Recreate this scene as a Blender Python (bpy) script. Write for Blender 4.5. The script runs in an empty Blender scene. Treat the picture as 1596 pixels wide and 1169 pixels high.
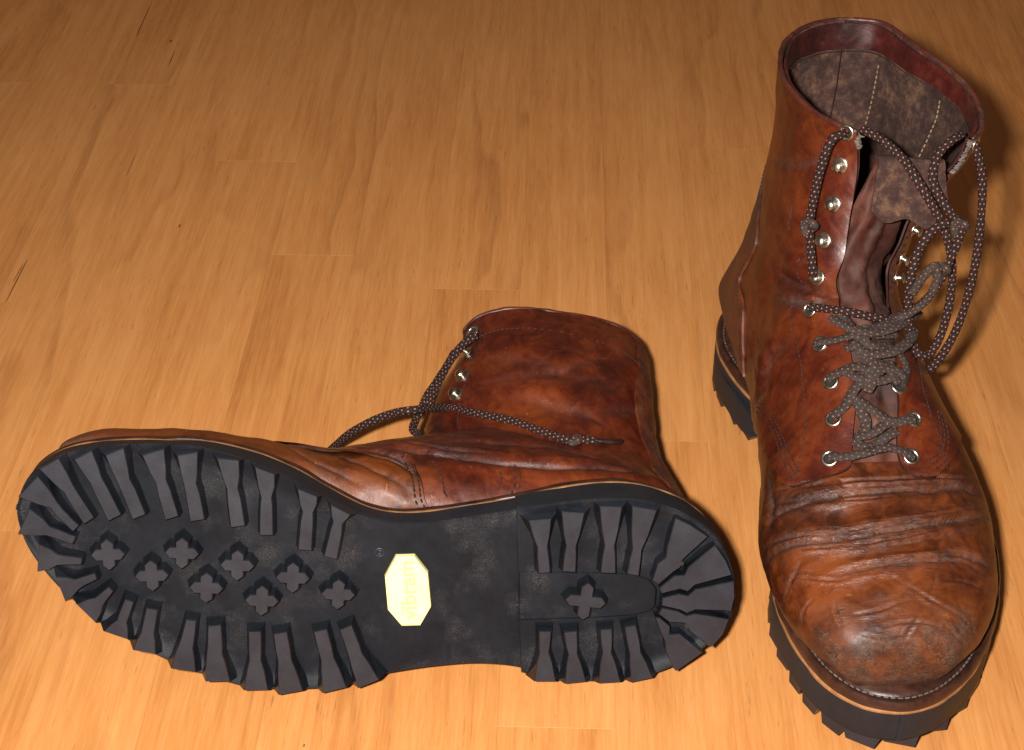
import bpy, math, random
import numpy as np
from mathutils import Matrix, Vector
random.seed(4)
SC = bpy.context.scene
COL = SC.collection

CAM=[0.5829085890535428,2587.7374021597993,37.0]
# ------------------------------------------------------------ camera, room light, flash, exposure
CAMH, CAMF, CAMP = CAM
cd = bpy.data.cameras.new('camera'); cam = bpy.data.objects.new('camera', cd); COL.objects.link(cam)
cam.location = (0, 0, CAMH); cam.rotation_euler = (math.radians(90 - CAMP), 0, 0)
cd.sensor_width = 36.0; cd.lens = CAMF / 1596 * 36.0; cd.clip_start = .01; cd.clip_end = 50
SC.camera = cam
w = bpy.data.worlds.new('World'); SC.world = w; w.use_nodes = True
bg = w.node_tree.nodes['Background']; bg.inputs[0].default_value = (1.0, .66, .42, 1); bg.inputs[1].default_value = .12
fd = bpy.data.lights.new('camera_flash', 'AREA'); fd.shape = 'RECTANGLE'; fd.size = .034; fd.size_y = .02
fd.energy = 18.6; fd.color = (1, .965, .91)
fl = bpy.data.objects.new('camera_flash', fd); COL.objects.link(fl)
fl.location = (-.058, -.012, CAMH + .034); fl.rotation_euler = (math.radians(90 - CAMP - 2), 0, 0)
SC.view_settings.view_transform = 'Standard'; SC.view_settings.look = 'None'
SC.view_settings.exposure = 0; SC.view_settings.gamma = 1

# ------------------------------------------------------------ materials
def mat(name):
    m = bpy.data.materials.new(name); m.use_nodes = True
    nt = m.node_tree; b = nt.nodes['Principled BSDF']
    return m, nt, b
class G:
    """tiny node helper"""
    def __init__(s, nt): s.nt = nt
    def put(s, sock, v):
        if hasattr(v, 'is_output'): s.nt.links.new(v, sock)
        elif v is not None:
            if isinstance(v, (tuple, list)) and len(v) == 3 and sock.type == 'RGBA': v = (*v, 1)
            sock.default_value = v
    def tc(s, o='Object'):
        n = s.nt.nodes.new('ShaderNodeTexCoord'); return n.outputs[o]
    def mapping(s, v, sc=(1, 1, 1), loc=(0, 0, 0), rot=(0, 0, 0)):
        n = s.nt.nodes.new('ShaderNodeMapping'); s.put(n.inputs[0], v); s.put(n.inputs[1], loc); s.put(n.inputs[2], rot); s.put(n.inputs[3], sc); return n.outputs[0]
    def noise(s, v, scale, detail=3, rough=.55, dist=0, out=0):
        n = s.nt.nodes.new('ShaderNodeTexNoise'); s.put(n.inputs['Vector'], v); n.inputs['Scale'].default_value = scale
        n.inputs['Detail'].default_value = detail; n.inputs['Roughness'].default_value = rough; n.inputs['Distortion'].default_value = dist
        return n.outputs[out]
    def voro(s, v, scale, feat='F1', rnd=1):
        n = s.nt.nodes.new('ShaderNodeTexVoronoi'); n.feature = feat; s.put(n.inputs['Vector'], v); n.inputs['Scale'].default_value = scale
        n.inputs['Randomness'].default_value = rnd; return n.outputs[0]
    def wave(s, v, scale, dist, det=2, dsc=1, prof='SIN'):
        n = s.nt.nodes.new('ShaderNodeTexWave'); n.bands_direction = 'X'; n.wave_profile = prof; s.put(n.inputs['Vector'], v)
        n.inputs['Scale'].default_value = scale; n.inputs['Distortion'].default_value = dist; n.inputs['Detail'].default_value = det; n.inputs['Detail Scale'].default_value = dsc
        return n.outputs[1]
    def ramp(s, f, stops):
        n = s.nt.nodes.new('ShaderNodeValToRGB'); s.put(n.inputs[0], f); r = n.color_ramp
        while len(r.elements) < len(stops): r.elements.new(.5)
        for e, (p, c) in zip(r.elements, stops):
            e.position = p; e.color = (*c, 1) if isinstance(c, tuple) else (c, c, c, 1)
        return n.outputs[0]
    def mix(s, f, a, b, mode='MIX'):
        n = s.nt.nodes.new('ShaderNodeMix'); n.data_type = 'RGBA'; n.blend_type = mode
        s.put(n.inputs[0], f); s.put(n.inputs[6], a); s.put(n.inputs[7], b); return n.outputs[2]
    def m(s, op, a, b=None, c=None, clamp=False):
        n = s.nt.nodes.new('ShaderNodeMath'); n.operation = op; n.use_clamp = clamp
        s.put(n.inputs[0], a)
        if b is not None: s.put(n.inputs[1], b)
        if c is not None: s.put(n.inputs[2], c)
        return n.outputs[0]
    def vm(s, op, a, b):
        n = s.nt.nodes.new('ShaderNodeVectorMath'); n.operation = op; s.put(n.inputs[0], a); s.put(n.inputs[1], b); return n.outputs[0]
    def attr(s, name):
        n = s.nt.nodes.new('ShaderNodeAttribute'); n.attribute_name = name; q = s.nt.nodes.new('ShaderNodeSeparateColor')
        s.nt.links.new(n.outputs['Color'], q.inputs[0]); return [q.outputs[0], q.outputs[1], q.outputs[2], n.outputs['Alpha']]
    def bump(s, h, strength, dist, prev=None):
        n = s.nt.nodes.new('ShaderNodeBump'); s.put(n.inputs['Height'], h); n.inputs['Strength'].default_value = strength; n.inputs['Distance'].default_value = dist
        if prev is not None: s.put(n.inputs['Normal'], prev)
        return n.outputs[0]
    def sep(s, v):
        n = s.nt.nodes.new('ShaderNodeSeparateXYZ'); s.put(n.inputs[0], v); return n.outputs
    def rand(s):
        return s.nt.nodes.new('ShaderNodeObjectInfo').outputs['Random']

def leather(name, dark, mid, light, seed=0, rough=(.30, .52), bias=0.0, coat=.22, spec=.5):
    m, nt, b = mat(name); g = G(nt)
    v = g.mapping(g.tc(), loc=(seed, seed * .7, 0))
    big = g.noise(v, 22, 4, .6, .6); med = g.noise(v, 75, 4, .6, 1.2); fine = g.noise(v, 420, 3, .6)
    streak = g.noise(g.mapping(v, sc=(60, 220, 160)), 1, 4, .65)
    w_ = g.attr('wear')
    t = g.m('ADD', g.m('MULTIPLY', big, 1.0), g.m('MULTIPLY', med, .75))
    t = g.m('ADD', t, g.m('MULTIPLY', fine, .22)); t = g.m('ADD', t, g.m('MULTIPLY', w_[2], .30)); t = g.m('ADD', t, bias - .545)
    c = g.ramp(t, [(.22, dark), (.46, mid), (.78, light)])
    dm = g.m('MULTIPLY', w_[0], g.ramp(g.noise(v, 260, 4, .7), [(.30, 0.0), (.60, 1.0)]))
    c = g.mix(g.m('MULTIPLY', dm, .75), c, (.072, .052, .047))
    cell = g.voro(g.vm('ADD', v, g.mix(.012, (0, 0, 0), g.noise(v, 120, 2, out=1))), 230, 'DISTANCE_TO_EDGE')
    crack = g.ramp(cell, [(.0, 1.0), (.09, 0.0)])
    scm = g.m('MULTIPLY', w_[1], g.ramp(g.noise(v, 95, 5, .7), [(.36, .15), (.62, 1.0)]))
    c = g.mix(g.m('MULTIPLY', scm, .80), c, (.022, .012, .008))
    def ridge(nz, w): return g.ramp(g.m('ABSOLUTE', g.m('SUBTRACT', nz, .5)), [(0.0, 1.0), (w, 0.0)])
    sc1 = g.m('MAXIMUM', ridge(g.noise(g.mapping(v, sc=(1, .5, .8), rot=(0, 0, .6)), 260, 5, .72, .8), .016), ridge(g.noise(g.mapping(v, sc=(.5, 1, .9), rot=(0, 0, -.3), loc=(3, 1, 2)), 420, 4, .7, .5), .02))
    sc2 = g.ramp(g.noise(v, 1500, 3, .7), [(.60, 0.0), (.72, 1.0)])
    hair = g.m('MULTIPLY', g.m('MAXIMUM', sc1, sc2), g.ramp(g.noise(v, 140, 4, .65), [(.38, .1), (.60, 1.0)]))
    c = g.mix(g.m('MULTIPLY', g.m('MULTIPLY', hair, w_[1]), .75), c, (.17, .105, .066))
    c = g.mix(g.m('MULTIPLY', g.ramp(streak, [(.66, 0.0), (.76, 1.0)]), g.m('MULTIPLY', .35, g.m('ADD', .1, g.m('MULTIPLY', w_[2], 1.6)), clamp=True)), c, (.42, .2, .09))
    nt.links.new(c, b.inputs['Base Color'])
    r = g.ramp(med, [(.3, rough[0]), (.75, rough[1])])
    r = g.m('ADD', r, g.m('MULTIPLY', g.m('MAXIMUM', dm, scm), .30), clamp=True); nt.links.new(r, b.inputs['Roughness'])
    b.inputs['Specular IOR Level'].default_value = spec; b.inputs['Coat Weight'].default_value = coat; b.inputs['Coat Roughness'].default_value = .28
    n1 = g.bump(g.voro(v, 900, 'SMOOTH_F1'), .07, .0005)
    n2 = g.bump(g.noise(v, 150, 4, .55), .16, .0012, n1)
    n3 = g.bump(g.m('MULTIPLY', crack, g.m('ADD', w_[1], .05)), -.35, .0006, n2)
    n4 = g.bump(g.noise(g.mapping(v, sc=(70, 420, 260)), 1, 4, .6), .12, .0008, n3)
    wr = g.noise(g.mapping(v, sc=(55, 520, 520)), 1, 4, .6, .6)
    rdg = g.ramp(g.m('ABSOLUTE', g.m('SUBTRACT', wr, .5)), [(0.0, 1.0), (.07, 0.0)])
    wmask = g.m('MULTIPLY', w_[3], rdg)
    c = g.mix(g.m('MULTIPLY', wmask, .30), c, (.085, .055, .046)); nt.links.new(c, b.inputs['Base Color'])
    n4 = g.bump(g.m('MULTIPLY', w_[3], g.m('SUBTRACT', wr, g.m('MULTIPLY', rdg, .35))), .45, .0015, n4)
    nt.links.new(n4, b.inputs['Normal'])
    return m
M_VAMP = leather('worn_brown_leather', (.011, .0026, .0015), (.050, .0096, .0019), (.135, .031, .0050), 0, (.32, .50), -.01, .0, .38)
M_SHAFT = leather('reddish_brown_leather', (.020, .0028, .0022), (.060, .0084, .0028), (.130, .0245, .0050), 3.1, (.29, .44), -.01, .05, .45)
M_COUNTER = leather('dark_brown_leather', (.020, .0042, .0026), (.068, .0135, .0042), (.15, .036, .009), 5.3, (.46, .62), -.02, .04)
M_BURG = leather('burgundy_binding_leather', (.020, .0038, .0036), (.050, .0075, .0056), (.11, .021, .012), 7.7, (.34, .5), -.05, .1)
M_TONGUE = leather('dark_tongue_leather', (.011, .0042, .0035), (.034, .0098, .0066), (.085, .026, .015), 9.2, (.56, .72), -.04, .0, .22)
M_WELT = leather('dark_welt_leather', (.012, .005, .004), (.036, .012, .0075), (.085, .03, .015), 2.2, (.36, .52), 0, .06, .38)

def simple(name, col, rough, metal=0.0, noise=0.0, nscale=300, bump=0.0, spec=.5):
    m, nt, b = mat(name); g = G(nt); b.inputs['Roughness'].default_value = rough; b.inputs['Metallic'].default_value = metal
    b.inputs['Specular IOR Level'].default_value = spec
    n = g.noise(g.tc(), nscale, 4, .65)
    c = g.mix(g.ramp(n, [(.3, 0.0), (.7, 1.0)]), tuple(x * (1 - noise) for x in col), tuple(min(1, x * (1 + noise)) for x in col))
    nt.links.new(c, b.inputs['Base Color'])
    if bump: nt.links.new(g.bump(n, bump, .001), b.inputs['Normal'])
    return m
M_METAL = simple('tarnished_nickel', (.50, .45, .38), .30, 1.0, .45, 420, .2)
M_HOLE = simple('dark_hole', (.012, .008, .006), .9)
M_TAN = simple('tan_leather_edge', (.27, .125, .048), .6, 0, .35, 160, .25)
M_THREAD = simple('waxed_thread', (.085, .068, .054), .85, 0, .6, 300, 0, .15)
M_THREADD = simple('brown_thread', (.036, .020, .016), .85, 0, .5, 300, 0, .08)
M_THREADY = simple('tan_thread', (.20, .125, .065), .8, 0, .4, 300)
M_BADGE = simple('yellow_rubber_badge', (.72, .70, .31), .5, 0, .13, 160, .15)
M_BADGEL = simple('yellow_rubber_lettering', (.53, .51, .17), .5, 0, .05, 200)
M_BADGER = simple('amber_badge_rim', (.70, .66, .27), .5, 0, .1, 200)
M_EDGE = simple('dark_cut_leather_edge', (.040, .014, .008), .9, 0, .5, 420, .3, .08)
M_FRAYL = simple('frayed_pale_leather', (.125, .098, .084), .95, 0, .5, 420, .6)
M_FRAY = simple('frayed_grey_leather', (.12, .085, .07), .95, 0, .45, 350, .6)

def suede():
    m, nt, b = mat('suede_lining'); g = G(nt); v = g.tc()
    n = g.noise(v, 190, 6, .75); k = g.noise(v, 34, 3, .6)
    c = g.ramp(g.m('ADD', g.m('MULTIPLY', n, .9), g.m('MULTIPLY', k, .5)), [(.42, (.012, .0066, .0062)), (.70, (.048, .025, .021)), (.97, (.16, .088, .050))])
    nt.links.new(c, b.inputs['Base Color']); b.inputs['Roughness'].default_value = 1; b.inputs['Specular IOR Level'].default_value = .15
    nt.links.new(g.bump(g.noise(v, 900, 4, .7), .5, .001), b.inputs['Normal']); return m
M_LINING = suede()

def rubber(name, dust, lo, hi, rough, spec=.5):
    m, nt, b = mat(name); g = G(nt); v = g.tc()
    n = g.noise(v, 60, 5, .65); f = g.noise(v, 900, 4, .7)
    c = g.ramp(n, [(.3, lo), (.75, hi)])
    spk = g.m('MULTIPLY', g.ramp(g.noise(v, 55, 3, .6), [(.50, 0.0), (.70, 1.0)]), g.ramp(g.noise(v, 3200, 2, .6), [(.50, 0.0), (.64, 1.0)]))
    c = g.mix(g.m('MULTIPLY', spk, dust), c, (.15, .13, .12))
    scr = g.ramp(g.noise(g.mapping(v, sc=(900, 60, 200)), 1, 3, .6), [(.66, 0.0), (.78, 1.0)])
    c = g.mix(g.m('MULTIPLY', scr, .06 + dust * .1), c, (.10, .095, .095))
    nt.links.new(c, b.inputs['Base Color'])
    r = g.m('ADD', g.ramp(n, [(.25, rough[0]), (.75, rough[1])]), g.m('MULTIPLY', spk, dust * .5), clamp=True); nt.links.new(r, b.inputs['Roughness'])
    b.inputs['Specular IOR Level'].default_value = spec
    nt.links.new(g.bump(g.m('ADD', f, g.m('MULTIPLY', g.noise(v, 140, 3), 1.2)), .10, .0007), b.inputs['Normal']); return m
M_RUB = rubber('worn_lug_rubber', .05, (.0070, .0088, .0140), (.0135, .0160, .0240), (.40, .54))
M_RUBG = rubber('glossy_moulded_rubber', .10, (.0040, .0048, .0070), (.0080, .0092, .0130), (.22, .34))
M_RUBD = rubber('dusty_black_rubber', .34, (.0040, .0047, .0068), (.0085, .0096, .0132), (.46, .62), .16)
M_RUBS = rubber('matte_black_rubber', .12, (.0095, .0105, .0138), (.0165, .0178, .0222), (.50, .62), .22)
def lace_mat(name, dirt):
    m, nt, b = mat(name); g = G(nt)
    uv = g.sep(g.tc('UV')); a = g.m('MULTIPLY', uv[0], 6.0); q = g.m('MULTIPLY', uv[1], 1 / 2.5)
    row = g.m('FLOOR', q); a = g.m('ADD', a, g.m('MULTIPLY', row, .5))
    fx = g.m('SUBTRACT', g.m('FRACT', a), .5); fy = g.m('SUBTRACT', g.m('FRACT', q), .5)
    sk = g.m('ADD', fx, g.m('MULTIPLY', fy, .35))
    d = g.m('ADD', g.m('MULTIPLY', g.m('MULTIPLY', sk, sk), 21.0), g.m('MULTIPLY', g.m('MULTIPLY', fy, fy), 26.0))
    fleck = g.ramp(d, [(.55, 1.0), (.95, 0.0)])
    ba = g.m('MULTIPLY', uv[0], 10.0); bq = g.m('MULTIPLY', uv[1], 1 / 1.15)
    br = g.m('MULTIPLY', g.m('SINE', g.m('MULTIPLY', g.m('ADD', ba, bq), 6.2832)), g.m('SINE', g.m('MULTIPLY', g.m('SUBTRACT', ba, bq), 6.2832)))
    n = g.noise(g.tc(), 400, 4, .7)
    base = g.mix(g.ramp(n, [(.3, 0.0), (.7, 1.0)]), (.008, .0055, .006), (.022, .015, .015))
    base = g.mix(g.m('MULTIPLY', g.ramp(br, [(.3, 0.0), (.8, 1.0)]), .35), base, (.045, .038, .043))
    fc = g.mix(n, (.30, .085, .045), (.58, .21, .12))
    c = g.mix(fleck, base, fc)
    dm = g.m('MULTIPLY', g.ramp(g.noise(g.tc(), 130, 4, .7), [(.35, .35), (.7, 1.0)]), dirt)
    c = g.mix(dm, c, (.066, .052, .045))
    nt.links.new(c, b.inputs['Base Color']); b.inputs['Roughness'].default_value = .85; b.inputs['Specular IOR Level'].default_value = .18
    h = g.m('ADD', g.m('MULTIPLY', br, .5), g.m('MULTIPLY', fleck, .5)); nt.links.new(g.bump(h, .7, .0006), b.inputs['Normal']); return m
M_LACE = lace_mat('dark_lace_with_orange_flecks', .06); M_LACED = lace_mat('dirty_lace', .85)

def plank_mat():
    m, nt, b = mat('varnished_floor_wood'); g = G(nt)
    o = g.tc(); rnd = g.rand()
    off = g.nt.nodes.new('ShaderNodeCombineXYZ'); g.put(off.inputs[0], g.m('MULTIPLY', rnd, 7.3)); g.put(off.inputs[1], g.m('MULTIPLY', rnd, 31.7)); g.put(off.inputs[2], g.m('MULTIPLY', rnd, 3.1))
    v = g.vm('ADD', o, off.outputs[0])
    warp = g.noise(g.mapping(v, sc=(11, 2.0, 9)), 1, 3, .5)
    # cathedral figure: rings of a distorted field stretched along the board
    fld = g.m('ADD', g.m('MULTIPLY', g.sep(v)[0], 30.0), g.m('MULTIPLY', warp, 6.0))
    ring = g.m('FRACT', fld)
    ring = g.ramp(ring, [(0.0, 0.0), (.62, .25), (.9, 1.0), (1.0, 0.0)])
    ring = g.m('MULTIPLY', ring, g.ramp(g.noise(g.mapping(v, sc=(14, 3, 10)), 1, 3), [(.42, .1), (.62, 1.0)]))
    fib = g.noise(g.mapping(v, sc=(820, 46, 300)), 1, 5, .68)
    fib2 = g.noise(g.mapping(v, sc=(210, 8, 120)), 1, 5, .68)
    pore = g.ramp(g.noise(g.mapping(v, sc=(900, 58, 300)), 1, 3, .6), [(.62, 0.0), (.72, 1.0)])
    pore = g.m('MULTIPLY', pore, g.ramp(g.noise(g.mapping(v, sc=(40, 9, 40)), 1, 2), [(.4, .15), (.65, 1.0)]))
    blot = g.noise(g.mapping(v, sc=(16, 5, 10)), 1, 3, .55)
    tone = g.m('ADD', g.m('MULTIPLY', fib2, .62), g.m('MULTIPLY', blot, .42)); tone = g.m('ADD', tone, g.m('MULTIPLY', g.m('SUBTRACT', rnd, .5), .05))
    c = g.ramp(tone, [(.28, (.35, .120, .028)), (.48, (.475, .188, .051)), (.70, (.56, .248, .080))])
    c = g.mix(g.m('MULTIPLY', ring, .55), c, (.30, .105, .027))
    c = g.mix(g.m('MULTIPLY', g.ramp(fib, [(.42, 0.0), (.70, 1.0)]), .24), c, (.62, .345, .145))
    c = g.mix(g.m('MULTIPLY', pore, .62), c, (.19, .065, .02))
    hs = nt.nodes.new('ShaderNodeHueSaturation'); g.put(hs.inputs['Color'], c); g.put(hs.inputs['Value'], g.m('ADD', .985, g.m('MULTIPLY', g.m('FRACT', g.m('MULTIPLY', rnd, 13.7)), .03)))
    nt.links.new(hs.outputs[0], b.inputs['Base Color'])
    nt.links.new(g.ramp(fib2, [(.3, .34), (.7, .46)]), b.inputs['Roughness'])
    b.inputs['Specular IOR Level'].default_value = .28
    n1 = g.bump(g.m('SUBTRACT', fib, g.m('MULTIPLY', pore, .6)), .12, .0004); n2 = g.bump(g.noise(o, 12, 2), .08, .004, n1)
    nt.links.new(n2, b.inputs['Normal']); return m
M_PLANK = plank_mat(); M_SUB = simple('subfloor', (.05, .02, .008), .9)

# ------------------------------------------------------------ mesh helpers
def mesh(name, V, F, mats, parent=None, smooth=True, mi=None, uv=None, wear=None, mx=1, angle=35):
    """V in boot millimetres; mx = -1 mirrors (left boot)"""
    V = np.asarray(V, float) * .001
    if mx < 0: V = V * np.array([-1, 1, 1.]); F = [f[::-1] for f in F]
    me = bpy.data.meshes.new(name); me.from_pydata(V.tolist(), [], [list(map(int, f)) for f in F])
    for m_ in (mats if isinstance(mats, (list, tuple)) else [mats]): me.materials.append(m_)
    if mi is not None: me.polygons.foreach_set('material_index', np.asarray(mi, dtype=np.int32))
    me.polygons.foreach_set('use_smooth', [bool(smooth)] * len(me.polygons))
    if uv is not None:
        lay = me.uv_layers.new(name='UVMap'); li = np.zeros(len(me.loops), dtype=np.int32); me.loops.foreach_get('vertex_index', li)
        lay.data.foreach_set('uv', np.asarray(uv, float)[li].astype(np.float32).ravel())
    ca = me.color_attributes.new('wear', 'FLOAT_COLOR', 'POINT')
    W4 = np.zeros((len(V), 4), np.float32); 
    if wear is not None: W4[:, :np.asarray(wear).shape[1]] = wear
    ca.data.foreach_set('color', W4.ravel())
    me.update()
    if smooth and angle: me.set_sharp_from_angle(angle=math.radians(angle))
    o = bpy.data.objects.new(name, me); COL.objects.link(o)
    if parent is not None: o.parent = parent
    return o
def hashn(i, j, k):
    n = (i * 374761393 + j * 668265263 + k * 2147483647 % 1000003 * 97) & 0x7fffffff
    n = ((n ^ (n >> 13)) * 1274126177) & 0x7fffffff
    return ((n ^ (n >> 16)) & 0xffff) / 65535.0
def vnoise(P):
    P = np.asarray(P, float); I = np.floor(P).astype(np.int64); f = P - I; f = f * f * (3 - 2 * f); r = 0
    for a in (0, 1):
        for b in (0, 1):
            for c in (0, 1):
                wgt = (f[..., 0] if a else 1 - f[..., 0]) * (f[..., 1] if b else 1 - f[..., 1]) * (f[..., 2] if c else 1 - f[..., 2])
                r = r + wgt * hashn(I[..., 0] + a, I[..., 1] + b, I[..., 2] + c)
    return r * 2 - 1
def crom(P, n, closed=False):
    """resample control points to n points on a Catmull-Rom curve, evenly spaced"""
    P = np.asarray(P, float)
    Q = np.vstack([P[-1], P, P[0], P[1]]) if closed else np.vstack([2 * P[0] - P[1], P, 2 * P[-1] - P[-2]])
    out = []
    for i in range(len(Q) - 3):
        p0, p1, p2, p3 = Q[i:i + 4]
        for t in np.linspace(0, 1, 24, endpoint=False):
            out.append(.5 * (2 * p1 + (p2 - p0) * t + (2 * p0 - 5 * p1 + 4 * p2 - p3) * t * t + (3 * p1 - p0 - 3 * p2 + p3) * t ** 3))
    out.append(Q[-2]); out = np.array(out)
    s = np.concatenate([[0], np.cumsum(np.linalg.norm(np.diff(out, axis=0), axis=1))])
    q = np.linspace(0, s[-1], n, endpoint=not closed)
    return np.stack([np.interp(q, s, out[:, k]) for k in range(out.shape[1])], 1)
def plen(P): return float(np.linalg.norm(np.diff(np.asarray(P), axis=0), axis=1).sum())
def grid_faces(n, m, close=False, base=0, flip=False):
    F = []
    for i in range(n - 1):
        for j in range(m if close else m - 1):
            a = base + i * m + j; b = base + i * m + (j + 1) % m; c = base + (i + 1) * m + (j + 1) % m; d = base + (i + 1) * m + j
            F.append((a, d, c, b) if flip else (a, b, c, d))
    return F
def tube(P, r, seg=12, step=1.0, flat=1.0, up=None):
    n = max(4, int(plen(P) / step)); C = crom(P, n)
    T = np.gradient(C, axis=0); T /= np.linalg.norm(T, axis=1, keepdims=True) + 1e-9
    N = np.zeros_like(T); v = np.array([0, 0, 1.]) if up is None else np.asarray(up, float)
    for i in range(n):
        v = v - T[i] * (v @ T[i]); v /= np.linalg.norm(v) + 1e-9; N[i] = v
    B = np.cross(T, N); V = []; UV = []; s = np.concatenate([[0], np.cumsum(np.linalg.norm(np.diff(C, axis=0), axis=1))])
    for i in range(n):
        rr = r if np.isscalar(r) else np.interp(i / (n - 1), np.linspace(0, 1, len(r)), r)
        if i in (0, n - 1): rr *= .6
        for k in range(seg + 1):
            a = 2 * math.pi * k / seg; V.append(C[i] + N[i] * math.cos(a) * rr * flat + B[i] * math.sin(a) * rr); UV.append((k / seg, s[i]))
    F = grid_faces(n, seg + 1, False)
    F.append(tuple(range(seg)))[::1] if False else None
    F.append(tuple(reversed(range(seg)))); F.append(tuple((n - 1) * (seg + 1) + k for k in range(seg)))
    return np.array(V), F, np.array(UV)
def join(parts):
    V = []; F = []; o = 0
    for v, f in parts:
        V.append(np.asarray(v, float)); F += [tuple(i + o for i in q) for q in f]; o += len(v)
    return np.vstack(V), F
def blob(c, ax, ay, az):
    """a small 14-face lozenge (stitch) with half axes ax, ay, az"""
    V = [c - ax, c + ax]; 
    for a in range(4):
        t = a * math.pi / 2
        V.append(c - ax * .55 + ay * math.cos(t) + az * math.sin(t)); V.append(c + ax * .55 + ay * math.cos(t) + az * math.sin(t))
    F = []
    for a in range(4):
        b = (a + 1) % 4
        F += [(2 + 2 * a, 2 + 2 * b, 3 + 2 * b, 3 + 2 * a), (0, 2 + 2 * b, 2 + 2 * a), (1, 3 + 2 * a, 3 + 2 * b)]
    return np.array(V), F
def thing(name, label, cat, group, M4):
    o = bpy.data.objects.new(name, None); COL.objects.link(o); o.matrix_world = M4; o.empty_display_size = .02
    o['label'] = label; o['category'] = cat
    if group: o['group'] = group
    return o

# ------------------------------------------------------------ measured shapes (boot millimetres)
FORE_LUGS=[[[-29.2,315.0],[-23.1,308.5],[-19.7,304.2],[-15.3,301.6],[-5.7,294.8],[-9.2,290.8],[-18.9,297.7],[-23.0,300.5],[-28.0,303.1],[-35.7,307.8]],[[-36.0,300.2],[-29.7,295.8],[-25.9,292.8],[-21.3,290.7],[-9.0,284.1],[-12.6,278.9],[-24.8,285.7],[-29.0,288.4],[-33.7,290.0],[-40.9,293.2]],[[-40.0,286.8],[-32.3,283.2],[-27.8,280.8],[-23.2,278.6],[-11.6,273.3],[-14.5,268.1],[-26.1,273.4],[-30.4,276.1],[-35.7,277.2],[-44.1,279.5]],[[-42.3,270.8],[-34.9,267.1],[-30.5,264.3],[-25.7,263.0],[-13.4,258.9],[-15.9,253.6],[-27.9,258.0],[-32.4,260.2],[-37.8,260.6],[-46.3,262.0]],[[-44.2,255.7],[-36.0,253.5],[-31.0,251.9],[-26.2,250.7],[-14.3,247.8],[-16.0,242.0],[-27.9,245.1],[-32.5,246.9],[-38.0,246.9],[-46.7,247.4]],[[-45.2,238.4],[-36.8,235.4],[-31.7,233.1],[-26.5,232.4],[-13.8,229.9],[-15.3,224.1],[-27.9,227.0],[-32.8,228.7],[-38.6,228.4],[-47.8,228.7]],[[-43.0,221.7],[-34.6,219.6],[-29.5,217.8],[-24.4,217.8],[-11.7,216.9],[-12.3,211.3],[-25.0,212.7],[-30.0,213.6],[-35.4,212.7],[-44.1,212.1]],[[-35.0,202.3],[-28.7,200.7],[-24.8,199.1],[-20.3,199.5],[-6.5,199.3],[-6.7,193.6],[-20.4,194.3],[-25.0,194.8],[-28.9,193.5],[-35.3,192.3]],[[-29.0,187.1],[-24.4,186.2],[-21.5,185.2],[-17.7,186.0],[-4.6,187.5],[-3.8,182.1],[-17.1,181.2],[-21.1,181.4],[-23.6,179.7],[-27.8,177.7]],[[-15.1,323.7],[-12.4,315.6],[-11.4,310.1],[-7.9,307.2],[-1.1,299.6],[-4.1,297.4],[-11.1,304.8],[-14.6,307.7],[-19.1,310.6],[-25.3,316.1]],[[3.0,323.1],[2.9,315.9],[2.2,311.3],[3.0,307.7],[5.1,299.6],[1.6,298.4],[-1.0,306.3],[-2.0,309.8],[-5.4,313.1],[-9.5,318.8]],[[20.7,314.6],[18.3,309.2],[15.9,305.8],[15.3,302.7],[14.4,295.1],[11.3,295.0],[11.1,302.5],[10.9,305.5],[8.8,308.6],[6.7,313.7]],[[32.9,300.9],[29.3,297.4],[26.4,295.5],[24.3,293.4],[20.3,287.6],[17.5,288.7],[20.4,294.9],[21.6,297.3],[21.0,300.5],[21.2,305.3]],[[41.0,286.4],[35.9,284.5],[32.4,283.9],[29.9,282.8],[25.0,279.8],[23.0,281.9],[27.2,285.7],[29.1,287.5],[30.2,290.7],[32.9,295.2]],[[47.2,271.6],[42.6,272.0],[39.7,272.8],[36.9,272.2],[28.8,270.3],[27.8,274.1],[35.8,276.3],[38.6,276.9],[40.7,279.3],[44.4,282.2]],[[52.7,258.7],[46.8,259.4],[43.2,260.2],[39.7,259.9],[31.0,259.3],[30.7,264.1],[39.5,265.2],[42.9,265.6],[46.4,267.0],[52.2,268.7]],[[59.4,240.0],[52.4,241.1],[48.1,242.2],[44.1,241.9],[34.1,241.7],[34.0,246.0],[43.8,247.5],[47.8,248.6],[52.1,249.7],[59.0,250.8]],[[62.0,224.2],[54.0,226.7],[49.1,228.7],[44.7,229.0],[34.7,230.5],[35.7,235.9],[45.8,235.3],[50.4,235.4],[55.6,235.4],[64.0,234.9]],[[64.5,206.6],[55.6,209.0],[50.2,211.0],[45.5,211.3],[35.7,212.3],[36.4,217.5],[46.2,216.6],[50.8,215.9],[56.6,216.6],[65.9,216.9]],[[63.2,190.8],[53.9,194.6],[48.4,197.3],[43.6,198.3],[34.7,200.7],[36.5,206.3],[45.5,204.2],[50.2,202.9],[56.4,202.5],[66.5,201.0]],[[59.4,171.1],[50.4,175.3],[45.1,178.3],[40.4,179.7],[31.3,182.8],[33.4,188.3],[42.6,185.3],[47.2,183.6],[53.4,182.9],[63.4,181.1]],[[54.0,156.7],[45.9,162.3],[41.2,166.0],[36.6,167.8],[28.1,171.9],[31.0,176.8],[39.7,173.0],[44.3,171.2],[50.0,169.2],[59.1,165.3]]]
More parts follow.
